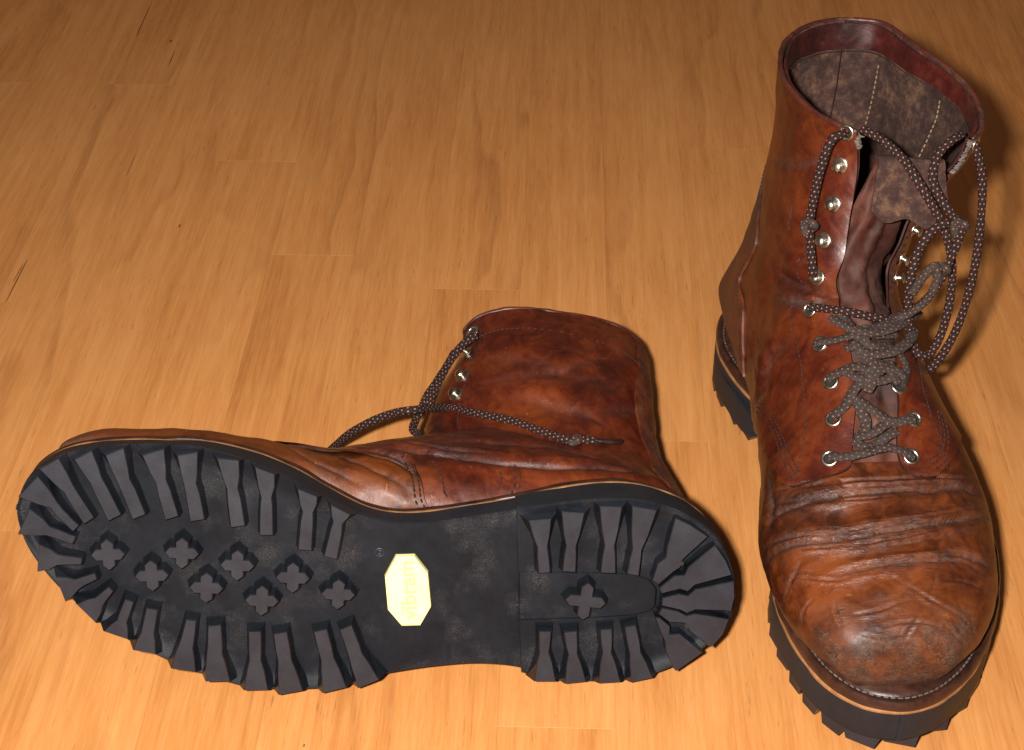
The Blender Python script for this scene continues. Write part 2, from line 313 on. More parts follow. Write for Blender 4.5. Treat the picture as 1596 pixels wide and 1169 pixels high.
HEEL_LUGS=[[[-31.4,98.4],[-24.1,95.3],[-19.6,92.9],[-15.6,92.3],[-7.0,90.6],[-8.1,85.7],[-16.5,87.7],[-20.5,88.9],[-25.5,88.6],[-33.4,89.0]],[[-37.5,84.5],[-27.7,82.2],[-21.7,80.1],[-17.2,80.3],[-9.3,79.9],[-9.5,74.3],[-17.4,75.2],[-21.9,76.0],[-28.0,75.1],[-37.9,74.6]],[[-42.0,67.9],[-30.7,65.1],[-23.8,62.8],[-18.6,63.0],[-10.5,62.5],[-11.0,56.1],[-19.0,57.5],[-24.1,58.7],[-31.2,58.2],[-42.7,58.2]],[[-43.7,53.4],[-31.4,51.7],[-23.8,50.0],[-18.9,50.4],[-11.3,50.5],[-10.9,45.4],[-18.6,45.7],[-23.5,46.1],[-30.9,44.3],[-42.9,42.5]],[[39.4,30.9],[31.8,35.2],[27.4,38.3],[23.0,39.4],[13.9,42.7],[15.6,47.4],[24.8,44.3],[29.0,42.8],[34.3,42.0],[42.7,40.0]],[[43.1,45.4],[34.1,49.1],[28.8,51.9],[24.5,52.2],[17.1,53.4],[18.0,58.4],[25.3,56.7],[29.4,55.5],[35.3,55.7],[44.8,55.0]],[[44.6,61.4],[36.2,64.9],[31.2,67.5],[27.1,68.0],[20.0,69.3],[21.2,74.8],[28.2,72.7],[32.0,71.1],[37.6,71.2],[46.7,70.6]],[[46.0,75.4],[37.3,78.3],[32.0,80.6],[28.0,80.6],[21.4,81.1],[22.0,86.2],[28.5,85.2],[32.5,84.5],[38.0,84.9],[47.0,84.8]],[[-40.6,33.1],[-38.0,25.9],[-33.4,17.3],[-23.1,25.2],[-20.4,27.0],[-17.2,27.1],[-14.7,29.9],[-7.7,35.5],[-9.3,38.6],[-17.6,37.4],[-21.1,34.2],[-27.7,34.4]],[[-29.5,13.1],[-22.6,7.0],[-16.1,3.1],[-9.3,19.0],[-5.8,21.6],[-6.6,25.3],[-3.4,33.3],[-5.9,34.6],[-12.6,28.9],[-13.4,24.4],[-17.6,23.3]],[[-12.8,1.5],[-5.7,-0.2],[1.7,0.0],[2.9,16.6],[5.1,20.1],[3.7,23.8],[2.7,32.0],[-0.8,32.4],[-3.8,25.2],[-3.3,21.0],[-6.8,18.3]],[[4.0,31.9],[5.0,24.2],[6.8,19.8],[5.3,16.2],[5.5,10.5],[6.3,0.4],[13.9,2.0],[21.0,6.2],[14.2,16.9],[10.1,20.2],[10.5,27.4],[7.0,33.0]],[[9.0,34.2],[9.1,32.1],[12.8,27.0],[16.9,26.4],[16.1,21.7],[24.2,9.8],[35.0,20.0],[33.5,21.6],[25.7,26.4],[20.8,27.6],[15.7,30.7]]]
FORE_CROSS=[[7.3,283.2],[1.7,250.5],[14.6,263.1],[17.2,238.4],[4.5,225.6],[7.7,200.5],[13.6,179.5],[20.5,213.2]]
HEEL_CROSS=[4.7,67.4]
PAD=[[-3.4,98.2],[-6.7,62.4],[-7.9,46.4],[-6.2,38.8],[-1.8,35.1],[6.2,34.4],[8.7,36.4],[11.4,43.4],[14.4,59.2],[19.6,95.0]]
BADGE=[[-5.1,155.7],[-6.3,147.0],[1.6,139.8],[18.2,136.3],[28.4,140.2],[29.6,149.0],[22.0,156.4],[5.8,159.6]]
BADGE_TXT=[[27.1,146.7],[-2.6,151.9],[12.7,152.5],[11.2,144.5]]
RMARK=[-5.1,163.0]
S_HOOK_M=[(0.928,-0.09),(0.854,-0.08),(0.782,-0.073),(0.702,-0.06)]
S_EYE_M=[(0.993,-0.088),(0.628,-0.078),(0.551,-0.078),(0.469,-0.07),(0.395,-0.07),(0.325,-0.07)]
S_EYE_L=[(0.318,0.037),(0.385,0.048),(0.447,0.035)]
L_HOOK=[(0.921,-0.078),(0.849,-0.107),(0.811,-0.105)]
L_EYE=[(0.968,-0.09)]
CREASE_S=[([(0.241,-0.247),(0.208,-0.137),(0.194,-0.065),(0.199,0.003),(0.216,0.072),(0.263,0.18)],2.0,1.6),([(0.263,-0.237),(0.238,-0.182),(0.216,-0.12),(0.206,-0.062),(0.206,-0.01)],1.6,1.3),([(0.228,-0.2),(0.206,-0.112),(0.199,-0.045),(0.208,0.02),(0.223,0.095)],1.2,1.0),([(0.146,-0.112),(0.149,-0.047),(0.151,0.018),(0.161,0.088),(0.161,0.152)],1.8,1.1),([(0.169,0.055),(0.171,0.1),(0.169,0.165)],1.6,1.2),([(0.313,-0.208),(0.28,-0.127),(0.263,-0.06),(0.261,0.013),(0.271,0.085),(0.305,0.177)],2.4,1.0),([(0.271,-0.117),(0.261,-0.07),(0.263,-0.032)],1.5,1.0),([(0.285,-0.203),(0.273,-0.142),(0.261,-0.105)],2.0,1.2),([(0.258,0.045),(0.283,0.1),(0.295,0.163)],2.0,1.2),([(0.37,-0.208),(0.308,-0.185),(0.275,-0.205)],3.0,1.2),([(0.169,-0.218),(0.176,-0.17),(0.189,-0.147)],1.6,0.7),([(0.722,-0.135),(0.687,-0.093),(0.663,-0.052),(0.65,-0.022)],3.5,3.2),([(0.67,-0.132),(0.648,-0.085),(0.643,-0.042)],2.6,1.7),([(0.531,-0.21),(0.561,-0.165),(0.573,-0.127)],5,1.5),([(0.881,-0.28),(0.906,-0.17),(0.94,-0.105)],2.5,0.8),([(0.851,-0.177),(0.824,-0.155),(0.789,-0.155)],2.0,0.6),([(0.506,-0.252),(0.524,-0.193),(0.588,-0.172)],5,1.5),([(0.206,-0.065),(0.213,0.005),(0.226,0.07)],0.8556124085968045,0.4202174200029781),([(0.191,-0.14),(0.179,-0.068),(0.179,0.003),(0.196,0.07),(0.238,0.165)],1.1549381477720904,0.5575733394285574),([(0.238,-0.225),(0.213,-0.13),(0.204,-0.06),(0.208,0.007),(0.226,0.08)],0.7584725858385263,0.38234801117725753),([(0.204,-0.06),(0.208,0.005),(0.231,0.077),(0.28,0.18)],0.9020590067594445,0.6825563565466112),([(0.228,-0.127),(0.211,-0.057),(0.218,0.01),(0.241,0.083),(0.285,0.18)],0.8709744771917232,0.3544323222009133),([(0.201,-0.142),(0.184,-0.062),(0.186,0.0)],0.7713503362723739,0.5629205486297237),([(0.199,-0.14),(0.186,-0.062),(0.191,0.0),(0.208,0.065),(0.241,0.16)],1.2828571948763854,0.44227077350042643),([(0.204,-0.057),(0.211,0.005),(0.231,0.08)],1.2219349124434873,0.4786842838145581),([(0.179,-0.068),(0.186,0.003),(0.206,0.072)],0.8806521167044896,0.7064519668327248),([(0.151,-0.055),(0.154,0.02),(0.159,0.088),(0.154,0.135)],0.8817752320362222,0.4839736403820042),([(0.156,-0.042),(0.156,0.015),(0.169,0.095),(0.161,0.145)],0.8028137083039235,0.38464585314208644),([(0.151,-0.115),(0.154,-0.05),(0.156,0.025),(0.166,0.083),(0.166,0.147)],0.807004673340864,0.4835900377638549),([(0.196,-0.232),(0.144,-0.11),(0.142,-0.045)],0.6731721027331317,0.5037520129965485),([(0.156,-0.047),(0.159,0.015),(0.166,0.085),(0.166,0.145)],0.8136592203073372,0.5308031299129892),([(0.161,-0.042),(0.161,0.02),(0.174,0.088),(0.171,0.14)],0.6491939008022151,0.40017867400601004),([(0.29,-0.12),(0.273,-0.055),(0.273,0.013),(0.285,0.092),(0.318,0.173)],0.9046412284211998,0.37961321772289197),([(0.285,-0.062),(0.28,0.01),(0.295,0.09),(0.32,0.173)],0.7296141133299968,0.4683667403523206),([(0.285,-0.06),(0.283,0.015),(0.295,0.098),(0.313,0.16)],1.024588433551181,0.584042994482918),([(0.333,-0.21),(0.305,-0.132),(0.283,-0.06),(0.28,0.013)],0.9925008056846583,0.4998133570096947),([(0.285,-0.13),(0.268,-0.06),(0.271,0.015)],0.7329001535858758,0.3444021501851432),([(0.313,-0.185),(0.3,-0.132),(0.283,-0.06),(0.278,0.013),(0.293,0.09),(0.32,0.168)],0.7742530143005106,0.494434080282011),([(0.273,-0.13),(0.253,-0.062),(0.251,0.01)],0.7260636044573479,0.6102879487056864),([(0.285,-0.055),(0.283,0.02),(0.293,0.085),(0.323,0.17)],1.1818824056903505,0.3785543352294659),([(0.132,-0.01),(0.114,0.013),(0.099,0.04),(0.087,0.083),(0.075,0.168)],0.8,0.5),([(0.099,0.035),(0.122,0.043),(0.144,0.048)],0.8,0.5),([(0.087,-0.095),(0.089,-0.037),(0.099,0.005)],0.8,0.5),([(0.065,-0.042),(0.07,0.003),(0.065,0.068)],0.8,0.5),([(0.112,-0.12),(0.089,-0.127),(0.079,-0.13)],0.8,0.5),([(0.082,0.025),(0.06,0.007),(0.047,0.0)],0.8,0.5),([(0.174,-0.172),(0.164,-0.22),(0.161,-0.252)],0.8,0.5),([(0.129,0.052),(0.132,0.1),(0.132,0.147)],0.8,0.5),([(0.06,-0.095),(0.05,-0.045),(0.05,0.018)],0.8,0.5),([(0.129,-0.16),(0.122,-0.208),(0.112,-0.232)],0.8,0.5),([(0.067,0.083),(0.057,0.143),(0.057,0.205)],0.8,0.5)]
CREASE_L=[([(0.467,-0.182),(0.501,-0.22),(0.531,-0.247),(0.558,-0.26),(0.613,-0.285),(0.675,-0.282),(0.715,-0.292)],3.0,2.2),([(0.551,-0.155),(0.583,-0.205),(0.633,-0.22),(0.68,-0.23),(0.695,-0.255),(0.725,-0.302)],5,1.2),([(0.442,-0.203),(0.464,-0.228),(0.474,-0.25),(0.474,-0.297)],2.2,1.6),([(0.342,-0.218),(0.362,-0.25),(0.387,-0.297),(0.412,-0.345)],2.4,1.0),([(0.387,-0.208),(0.414,-0.228),(0.442,-0.285),(0.459,-0.365)],3,1.2),([(0.506,-0.157),(0.534,-0.223),(0.573,-0.25)],2.0,1.5),([(0.878,-0.135),(0.868,-0.218),(0.856,-0.275),(0.881,-0.348)],6,1.0),([(0.819,-0.157),(0.834,-0.193),(0.851,-0.242),(0.911,-0.305)],5,1.0),([(0.799,-0.292),(0.836,-0.348),(0.868,-0.402)],4,1.0),([(0.797,-0.193),(0.789,-0.24),(0.792,-0.297)],5,1.2)]
S_ROWS=[[[-25.3,222.4,91.4],[-17.2,224.9,92.7],[-8.4,224.5,94.4],[2.1,223.0,95.8],[9.4,224.6,94.2],[14.7,226.9,92.1]],[[-12.7,216.2,95.2],[-5.1,220.1,93.9],[2.6,216.5,96.5],[8.8,213.6,97.9]],[[-9.5,200.1,107.8],[-0.5,208.3,104.4],[6.7,211.9,101.7],[17.7,209.0,101.3]],[[-21.5,205.8,100.7],[-14.5,203.2,105.4],[-9.3,197.4,110.7],[-4.0,194.3,113.8]],[[-20.9,188.9,110.1],[-14.4,188.6,114.4],[-6.9,188.9,117.2],[1.0,192.1,116.6],[10.2,187.4,117.5]],[[-11.2,177.5,119.9],[1.4,178.6,122.1],[13.3,178.9,118.8],[17.4,186.5,113.6],[12.6,196.8,111.0]],[[-23.5,169.3,117.3],[-13.7,174.2,122.7],[-1.9,174.2,126.6],[9.1,169.1,127.6],[16.0,162.1,127.1]],[[-5.6,169.0,125.2],[4.6,172.7,123.7],[16.3,168.2,120.3]],[[-3.1,176.8,127.4],[9.8,171.0,128.8],[24.5,154.8,124.6],[31.0,143.2,118.3]],[[-11.6,162.8,130.1],[-7.9,170.1,127.5],[-4.4,176.8,124.9],[2.9,182.0,122.6],[11.8,182.9,120.1]],[[-5.5,182.3,120.7],[2.4,187.8,118.7],[9.0,192.2,115.5],[11.3,197.5,112.2]],[[-8.0,179.2,125.1],[-3.4,185.6,122.9],[7.6,185.7,122.4],[18.6,177.3,121.4],[25.9,164.3,120.0]],[[-4.3,195.3,115.5],[3.3,192.0,117.6],[10.7,191.3,116.6],[15.4,194.9,113.3]],[[-8.6,216.9,96.8],[-5.9,211.2,100.7],[-7.5,205.3,104.2],[-9.2,199.6,107.0]],[[-16.5,165.4,129.4],[-7.5,174.7,128.7],[3.9,177.2,128.3],[18.7,167.8,126.5],[32.7,145.6,117.1]],[[-12.9,188.9,115.0],[-7.4,193.8,114.5],[1.3,196.5,114.1],[10.1,193.6,114.5]],[[0.2,171.3,128.2],[-2.7,179.8,123.6],[0.3,192.6,117.4],[-4.8,201.7,111.6]],[[-12.0,216.8,97.4],[-4.4,216.4,98.8],[2.4,213.0,101.2],[8.4,210.8,102.3]]]
S_AIR=[[[-24.2,152.1,126.5],[-9.4,164.0,131.7],[6.8,168.2,130.0],[19.1,160.0,124.7],[27.0,165.0,136.1],[32.2,168.0,148.9],[36.3,166.0,161.0],[40.6,160.0,168.3],[41.8,156.0,173.1],[39.6,150.0,174.3],[34.1,142.0,180.5],[31.5,136.0,187.4],[34.2,130.0,195.6],[40.8,126.0,201.0],[48.2,120.0,201.2]],[[0.3,116.0,203.2],[8.8,126.0,201.6],[16.1,136.0,197.5],[21.8,146.0,190.8],[27.4,150.0,182.7],[33.6,154.0,172.8],[38.1,158.0,161.1],[40.7,160.0,149.0],[41.3,162.0,132.7],[39.1,165.0,118.0],[34.5,168.0,108.6],[29.0,170.0,108.7],[24.9,168.0,114.3],[21.1,166.0,128.8],[19.8,164.0,145.2],[21.2,162.0,159.6],[25.1,160.0,169.5],[30.4,158.0,173.7],[35.7,157.0,175.7]],[[53.4,122.0,198.1],[57.9,126.0,185.0],[59.8,130.0,169.6],[59.6,136.0,151.7],[57.9,142.0,133.4],[53.9,148.0,114.9],[48.5,152.0,100.6],[41.7,155.0,90.1],[36.3,155.0,87.1],[34.1,152.0,89.7]],[[-7.4,119.0,203.0],[-15.6,124.0,201.9],[-19.6,126.0,188.0],[-21.8,128.0,171.0],[-23.7,134.0,160.5],[-22.8,140.0,149.7],[-21.9,146.0,138.9]],[[14.9,166.0,127.2],[22.1,168.0,133.2],[27.9,170.0,142.4],[30.1,170.0,153.1],[28.8,168.0,159.0],[24.2,167.0,151.4],[21.0,166.0,141.7]]]
L_LACES=[[[-62.7,120.1,179.0],[-57.8,127.2,174.3],[-50.5,133.3,165.2],[-42.6,139.3,154.2],[-36.3,144.3,144.5],[-30.4,147.3,135.0],[-26.5,149.4,130.6],[-25.1,150.5,121.1],[-26.7,147.4,112.0]],[[-53.7,130.8,173.3],[-51.3,133.0,167.4],[-46.2,136.6,157.3],[-40.4,140.4,145.3],[-34.3,143.7,135.2]],[[8.4,192.1,165.9],[0.6,188.7,156.0],[-10.2,183.8,142.0],[-22.0,175.3,129.5],[-32.0,163.1,122.1],[-38.1,150.7,115.7],[-30.8,132.6,146.1],[-34.4,118.3,131.3],[-37.8,100.2,115.5],[-38.9,85.6,101.0],[-39.7,74.0,91.0],[-40.2,70.4,90.9],[-40.7,65.2,91.3],[-41.0,59.4,90.7]]]
L_AGLET=[[-41.0,59.4,90.7],[-40.7,51.5,92.1],[-40.6,45.6,95.7]]
L_KNOT=[-39.7,71.1,89.0]
S_KNOT=[[41.4,157.0,172.0],[-23.7,134.0,160.5],[32.4,168.0,155.3]]
STD=[0.05302094813685007,0.15910049074580704,0.8100395175210328]
LIE_O=[0.10009906924970234,0.5399623629507551,0.04358934921094859]
LIE_M=[[-0.1346733696940458,-0.9813806261965987,-0.05429895565583774],[-0.32737431248135557,-0.006475319762503458,0.9439581559677561],[-0.9267338493076647,0.1449021089906407,-0.3255681544571567]]
HOLES=[[-19.1, 26.8], [-3.8, 16.6], [11.5, 19.0]]
SPECKS=[('wood_knot', -220.1, 937.7, 1.1, 2.6, -0.03), ('wood_knot', -93.6, 496.4, 0.7, 0.9, -0.03), ('wood_knot', -271.6, 1215.1, 1.6, 2.6, -0.03), ('wood_crack', -299.9, 1256.1, 0.9, 34.0, -0.015), ('wood_crack', -312.5, 871.2, 0.8, 27.6, -0.04), ('wood_crack', -265.8, 1182.9, 0.7, 13.9, -0.016), ('wood_crack', -267.0, 1017.6, 0.4, 16.2, -0.039), ('wood_crack', -313.7, 880.9, 0.5, 10.3, -0.078)]
OUT=[(5,-2),(-10,-0.5),(-22,4),(-32,12),(-40,24),(-44.5,38),(-46,52),(-44.5,66),(-41,80),(-36,95),(-31.5,107),(-27,124),(-23,142),(-21.5,158),(-23,170),(-27.5,182),(-33,194),(-39,207),(-44,222),(-47.5,238),(-48.5,250),(-47.5,263),(-45.5,277),(-42,292),(-37.5,304),(-31,314),(-22,322),(-10,326),(0,325.5),(11,321),(20.5,314),(30,304.5),(38.5,293),(46.5,280),(53.5,266),(59.5,250),(64.3,233),(67.5,216),(67,200),(64.5,182),(60.5,166),(55.5,150),(51,134),(48,116),(47.5,100),(48.5,84),(48,68),(46.5,50),(42.5,34),(35,20),(26,9.5),(16,2)]
def spring(y):
    y=np.asarray(y,float);return np.where(y>210,9.0*((y-210)/115.)**2,0.)
def sstep(a,b,x):
    t=np.clip((np.asarray(x,float)-a)/(b-a),0,1);return t*t*(3-2*t)
def ztop(y): return 27-6*sstep(105,185,y)+spring(y)
def pchip(x,y):
    x=np.asarray(x,float);y=np.asarray(y,float);h=np.diff(x);d=np.diff(y)/h
    m=np.zeros_like(y);m[1:-1]=np.where(d[:-1]*d[1:]>0,2*d[:-1]*d[1:]/(d[:-1]+d[1:]+1e-12*np.sign(d[:-1]+d[1:]+1e-30)),0);m[0]=d[0];m[-1]=d[-1]
    def f(q):
        q=np.clip(np.asarray(q,float),x[0],x[-1]);i=np.clip(np.searchsorted(x,q)-1,0,len(x)-2)
        t=(q-x[i])/h[i]
        return (2*t**3-3*t**2+1)*y[i]+(t**3-2*t**2+t)*h[i]*m[i]+(-2*t**3+3*t**2)*y[i+1]+(t**3-t**2)*h[i]*m[i+1]
    return f
# columns: By Bz Ty Tz k wl wm nb nt xo
FOOT_S=[(314.5,32,316,40,.5,9,10,2.2,2.2,-6.5),
(313,32,314,53,.45,20,20,2.6,2.2,-6.5),
(306,34,308,63,.42,30,29,3,2.3,-5.5),
(293,32,296,69,.40,41,39,3.2,2.3,-4),
(274,30,276,75,.36,50,47,3.4,2.25,-2.5),
(250,28.5,251,82,.36,55,51,3.6,2.2,-2),
(226,27,229,88,.36,56,53,3.6,2.1,-1),
(200,27,214,97,.36,53,51,3.4,2.05,1),
(172,28,202,105,.36,48,47,3.2,2.0,2),
(142,29,190,112,.36,44,43,3,2.0,1),
(108,31,176,119,.36,41,41,3,2.0,.5),
(72,33,163,126,.34,39,41,3,2.0,0),
(36,34,153,133,.30,37.5,41,3.2,2.0,-.5),
(8,40,145,140,.28,36,40,3.2,2.1,-.5)]
FOOT_L=[(314.5,32,316,40,.5,9,9,2.2,2.2,-6.5),
(313,32,314,51,.45,26,21,2.6,2.2,-6),
(306,34,308,59,.42,36.5,27,3,2.3,-4),
(293,32,296,66,.38,47,32,3.2,2.3,-3),
(274,30,276,71,.34,55,36,3.4,2.2,-1),
(250,28.5,251,76,.32,59,39,3.6,2.1,0),
(226,27,229,82,.30,58,40,3.6,2.0,2),
(200,27,214,92,.28,56,38,3.4,2.0,4),
(172,28,202,101,.28,50,35,3.2,2.0,4),
(142,29,190,109,.30,45,34.5,3,2.0,3),
(108,31,176,117,.33,40,36,2.8,2.0,1.5),
(72,33,163,125,.34,36,38,2.8,2.0,.5),
(38,34,153,133,.32,33,39,2.8,2.0,0),
(12,40,145,140,.32,31,37,2.5,2.1,0)]
SHAFT_S=[(5,75,138,150,.46,35.5,35,2.4,2.2,2),
(8,105,133,161,.48,36,35.5,2.3,2.2,6),
(9,135,129,174,.5,38.5,37.5,2.3,2.2,11),
(4,168,126,188,.5,41,41,2.2,2.2,16),
(-3,203,124,203,.5,42,43,2.2,2.2,18)]
SHAFT_L=[(12,72,143,147,.42,33,36,2.1,2.2,-3),
(21,105,140,160,.45,32,35,2.1,2.2,-14),
(24,135,133,175,.48,31,33,2.1,2.3,-26),
(24,168,126,190,.5,31,32,2.6,2.6,-36),
(22,197,127,203,.5,31,32,2.9,3.0,-42)]
class Upper:
    def __init__(s,T,flare=False):
        s.flare=flare
        T=np.array(T,float);s.n=len(T)
        mid=np.stack([(T[:,0]+T[:,2])/2,(T[:,1]+T[:,3])/2,T[:,9]],1)
        d=np.linalg.norm(np.diff(T[:,2:4],axis=0),axis=1)+.5*np.linalg.norm(np.diff(T[:,0:2],axis=0),axis=1)
        s.uk=np.concatenate([[0],np.cumsum(d)]);s.uk/=s.uk[-1]
        s.f=[pchip(s.uk,T[:,i]) for i in range(10)]
    def raw(s,u,v):
        By,Bz,Ty,Tz,k,wl,wm,nb,nt,xo=[f(u) for f in s.f]
        th=2*np.pi*v;c=np.cos(th);sn=np.sin(th)
        n=np.where(c>=0,nt,nb)
        x=np.sign(sn)*np.abs(sn)**(2/n)*np.where(sn>=0,wl,wm)
        q=np.abs(c)**(2/n)
        t=np.where(c>=0,k+(1-k)*q,k-k*q)
        P=np.stack([x+xo,By+(Ty-By)*t,Bz+(Tz-Bz)*t],-1)
        if s.flare:
            vv=(np.asarray(v)+.5)%1-.5
            g=sstep(.80,1,u)*sstep(-.02,.10,vv)*(1-sstep(.13,.36,vv))
            P=P+g[...,None]*np.array([5,12,-2.])-(sstep(.8,1,u)*sstep(.22,.33,vv)*(1-sstep(.33,.46,vv)))[...,None]*np.array([9,0,0.])
        return P
    def nrm(s,u,v):
        e=2e-3
        a=s.raw(np.clip(u+e,0,1),v)-s.raw(np.clip(u-e,0,1),v)
        b=s.raw(u,v+e)-s.raw(u,v-e)
        n=np.cross(a,b);return n/(np.linalg.norm(n,axis=-1,keepdims=True)+1e-9)
    def u_at(s,i): return np.interp(i,np.arange(s.n),s.uk)

# ------------------------------------------------------------ sole
OL = crom(OUT, 300, True)
_t = np.roll(OL, -1, 0) - np.roll(OL, 1, 0); _t /= np.linalg.norm(_t, axis=1, keepdims=True)
OLN = np.stack([_t[:, 1], -_t[:, 0]], 1)
if ((OLN * (OL - OL.mean(0))).sum()) < 0: OLN = -OLN
def off_outline(d): return OL + OLN * d
def extents(ol, y):
    A = ol; B = np.roll(ol, -1, 0); m = (A[:, 1] - y) * (B[:, 1] - y) <= 0
    t = (y - A[m, 1]) / (B[m, 1] - A[m, 1] + 1e-9); x = A[m, 0] + (B[m, 0] - A[m, 0]) * np.clip(t, 0, 1)
    return x.min(), x.max()
def edge_ramp(x, y, a, b):
    """the grooves between the lugs run out shallower towards the sole edge"""
    d = min(x - a, b - x); q = y + .165 * x
    return 2.4 * (1 - float(sstep(1.0, 8.0, d))) * (1 - float(sstep(90, 98, q)) * (1 - float(sstep(172, 182, q))))
def taper(V, on):
    """the lying boot's sole wall leans in on the medial forefoot"""
    if not on: return V
    V = np.array(V, float); y = V[:, 1]; h = np.clip((V[:, 2] - 5 - spring(y)) / 14, 0, 1)
    V[:, 0] += np.interp(y, [0, 50, 120, 150, 200, 220, 245, 262, 280, 300, 318, 327], [1, 1, 1, 1.5, 1, 1.5, 3.2, 4.3, 4.0, 3.4, 2, .5]) * np.clip((12 - V[:, 0]) / 30, 0, 1) * h
    return V
def slab(ol, y0, y1, zb, zt, n=90, k=12, end0=True, skew=0.0):
    """solid between outline sides; ends cosine-sampled; skew tilts the front end across x"""
    t = np.linspace(0, 1, n); ys = y0 + (y1 - y0) * ((1 - np.cos(np.pi * t)) / 2)
    V = []; c = .9; k = 34
    for y in ys:
        a, b = extents(ol, min(max(y, ol[:, 1].min() + .05), ol[:, 1].max() - .05))
        row = []
        for s in np.linspace(0, 1, k):
            x = a + (b - a) * s; yy = y + skew * x * sstep(y1 - 40, y1, y); row.append((x, yy))
        prof = [(row[0][0], row[0][1], zt(row[0][1]))] + [(row[0][0], row[0][1], zb(*row[0]) - edge_ramp(*row[0], a, b) + c)] + [(min(max(x, a + c), b - c), yy, zb(x, yy) - edge_ramp(x, yy, a, b)) for x, yy in row] + [(row[-1][0], row[-1][1], zb(*row[-1]) - edge_ramp(*row[-1], a, b) + c)] + [(row[-1][0], row[-1][1], zt(row[-1][1]))]
        V += prof
    m = k + 4
    F = grid_faces(n, m, True, 0, True); F.append(tuple(reversed(range(m)))[::-1]); F.append(tuple(reversed([(n - 1) * m + j for j in range(m)])))
    mi = [1 if (f % m) in (0, m - 2, m - 1) else 0 for f in range((n - 1) * m)] + [1, 1]
    return np.array(V), F, mi
def zbase(x, y):
    q = y + .165 * x
    return 6.8 + 2.6 * (1 - sstep(168, 180, q)) + 2.9 * (1 - sstep(100, 150, q)) + 9 * (1 - sstep(93, 96, q)) + spring(y)
def poly_offset(P, d):
    P = np.asarray(P, float); A = np.roll(P, 1, 0); B = np.roll(P, -1, 0)
    area = .5 * np.sum(P[:, 0] * B[:, 1] - B[:, 0] * P[:, 1]); s = 1 if area > 0 else -1
    e1 = P - A; e2 = B - P; e1 /= np.linalg.norm(e1, axis=1, keepdims=True) + 1e-9; e2 /= np.linalg.norm(e2, axis=1, keepdims=True) + 1e-9
    n1 = np.stack([e1[:, 1], -e1[:, 0]], 1) * s; n2 = np.stack([e2[:, 1], -e2[:, 0]], 1) * s
    n = n1 + n2; n /= np.linalg.norm(n, axis=1, keepdims=True) + 1e-9
    k = np.clip(1 / np.maximum(.45, (n * n1).sum(1)), 1, 1.8)
    return P + n * k[:, None] * d
def clamp_out(Q, d):
    """points beyond the sole outline are brought back to it"""
    O = off_outline(d); R_ = np.array(Q, float)
    for i, p in enumerate(R_):
        j = np.linalg.norm(O - p, axis=1).argmin()
        if (p - O[j]) @ OLN[j] > 0: R_[i] = p - OLN[j] * ((p - O[j]) @ OLN[j])
    return R_
def lug(P, z0=0.0, z1=6.8, draft=1.15, flare=2.4, ext=.2):
    P = np.array(P, float); n = len(P); V = []
    if n == 10:
        d_ = P[0] + P[9] - P[4] - P[5]; d_ /= np.linalg.norm(d_); P[0] += d_ * ext; P[9] += d_ * ext; P = clamp_out(P, -.1)
    zs = spring(P[:, 1].mean())
    for d, z in ((-.1, z0), (.3, z0 + .42), (draft, z1 - .6), (draft + .5, z1 + .15)):
        Q = poly_offset(P, d)
        if n == 10 and z > z0 + 1:
            e_ = P[0] - P[9]; e_ /= np.linalg.norm(e_); Q[0] += e_ * flare; Q[9] -= e_ * flare
        Q = clamp_out(Q, 0.0 if z < z1 - 1 else -.35); V += [(x, y, z + zs) for x, y in Q]
    A = poly_offset(P, 0); B = np.roll(A, -1, 0); ccw = np.sum(A[:, 0] * B[:, 1] - B[:, 0] * A[:, 1]) > 0
    F = []
    for i in range(3):
        for j in range(n):
            q = (i * n + j, i * n + (j + 1) % n, (i + 1) * n + (j + 1) % n, (i + 1) * n + j)
            F.append(q[::-1] if ccw else q)
    top = tuple(range(n)); F.append(top[::-1] if ccw else top)
    return np.array(V), F
def lugmi(P, F):
    n = len(P); return [1 if (n == 10 and f % n == n - 1) else 0 for f in range(len(F) - 1)] + [1]
def cross_poly(c, a, w, rot=0.0):
    pts = []
    for k in range(4):
        t = k * math.pi / 2 + rot; d = np.array([math.cos(t), math.sin(t)]); e = np.array([-math.sin(t), math.cos(t)])
        pts += [d * w - e * w if False else d * w * 1.0 - e * w, d * (a - 2.1) - e * w, d * a, d * (a - 2.1) + e * w]
    return np.array(c) + np.array(pts)
def ring_band(d0, d1, h0, h1, r=.8, prof=None):
    """closed band round the sole: outer offset d0, inner offset d1, heights above the rubber top"""
    prof = prof or [(d1, h0), (d0 - r * .3, h0), (d0, h0 + r * .5), (d0, h1 - r), (d0 - r * .35, h1 - r * .3), (d0 - r, h1), (d1, h1)]
    V = []; n = len(OL)
    jit = vnoise(np.stack([OL[:, 0] * .12, OL[:, 1] * .12, OL[:, 0] * 0 + h1], 1)) * .35
    for d, h in prof:
        q = off_outline(d); V += [(x, y, z) for (x, y), z in zip(q + OLN * jit[:, None] * (d > -5), ztop(q[:, 1]) + h)]
    V = np.array(V); F = []
    m = len(prof)
    for i in range(m):
        for j in range(n):
            F.append((i * n + j, i * n + (j + 1) % n, ((i + 1) % m) * n + (j + 1) % n, ((i + 1) % m) * n + j))
    # orientation
    A = OL; B = np.roll(OL, -1, 0)
    if np.sum(A[:, 0] * B[:, 1] - B[:, 0] * A[:, 1]) < 0: F = [f[::-1] for f in F]
    return V, F

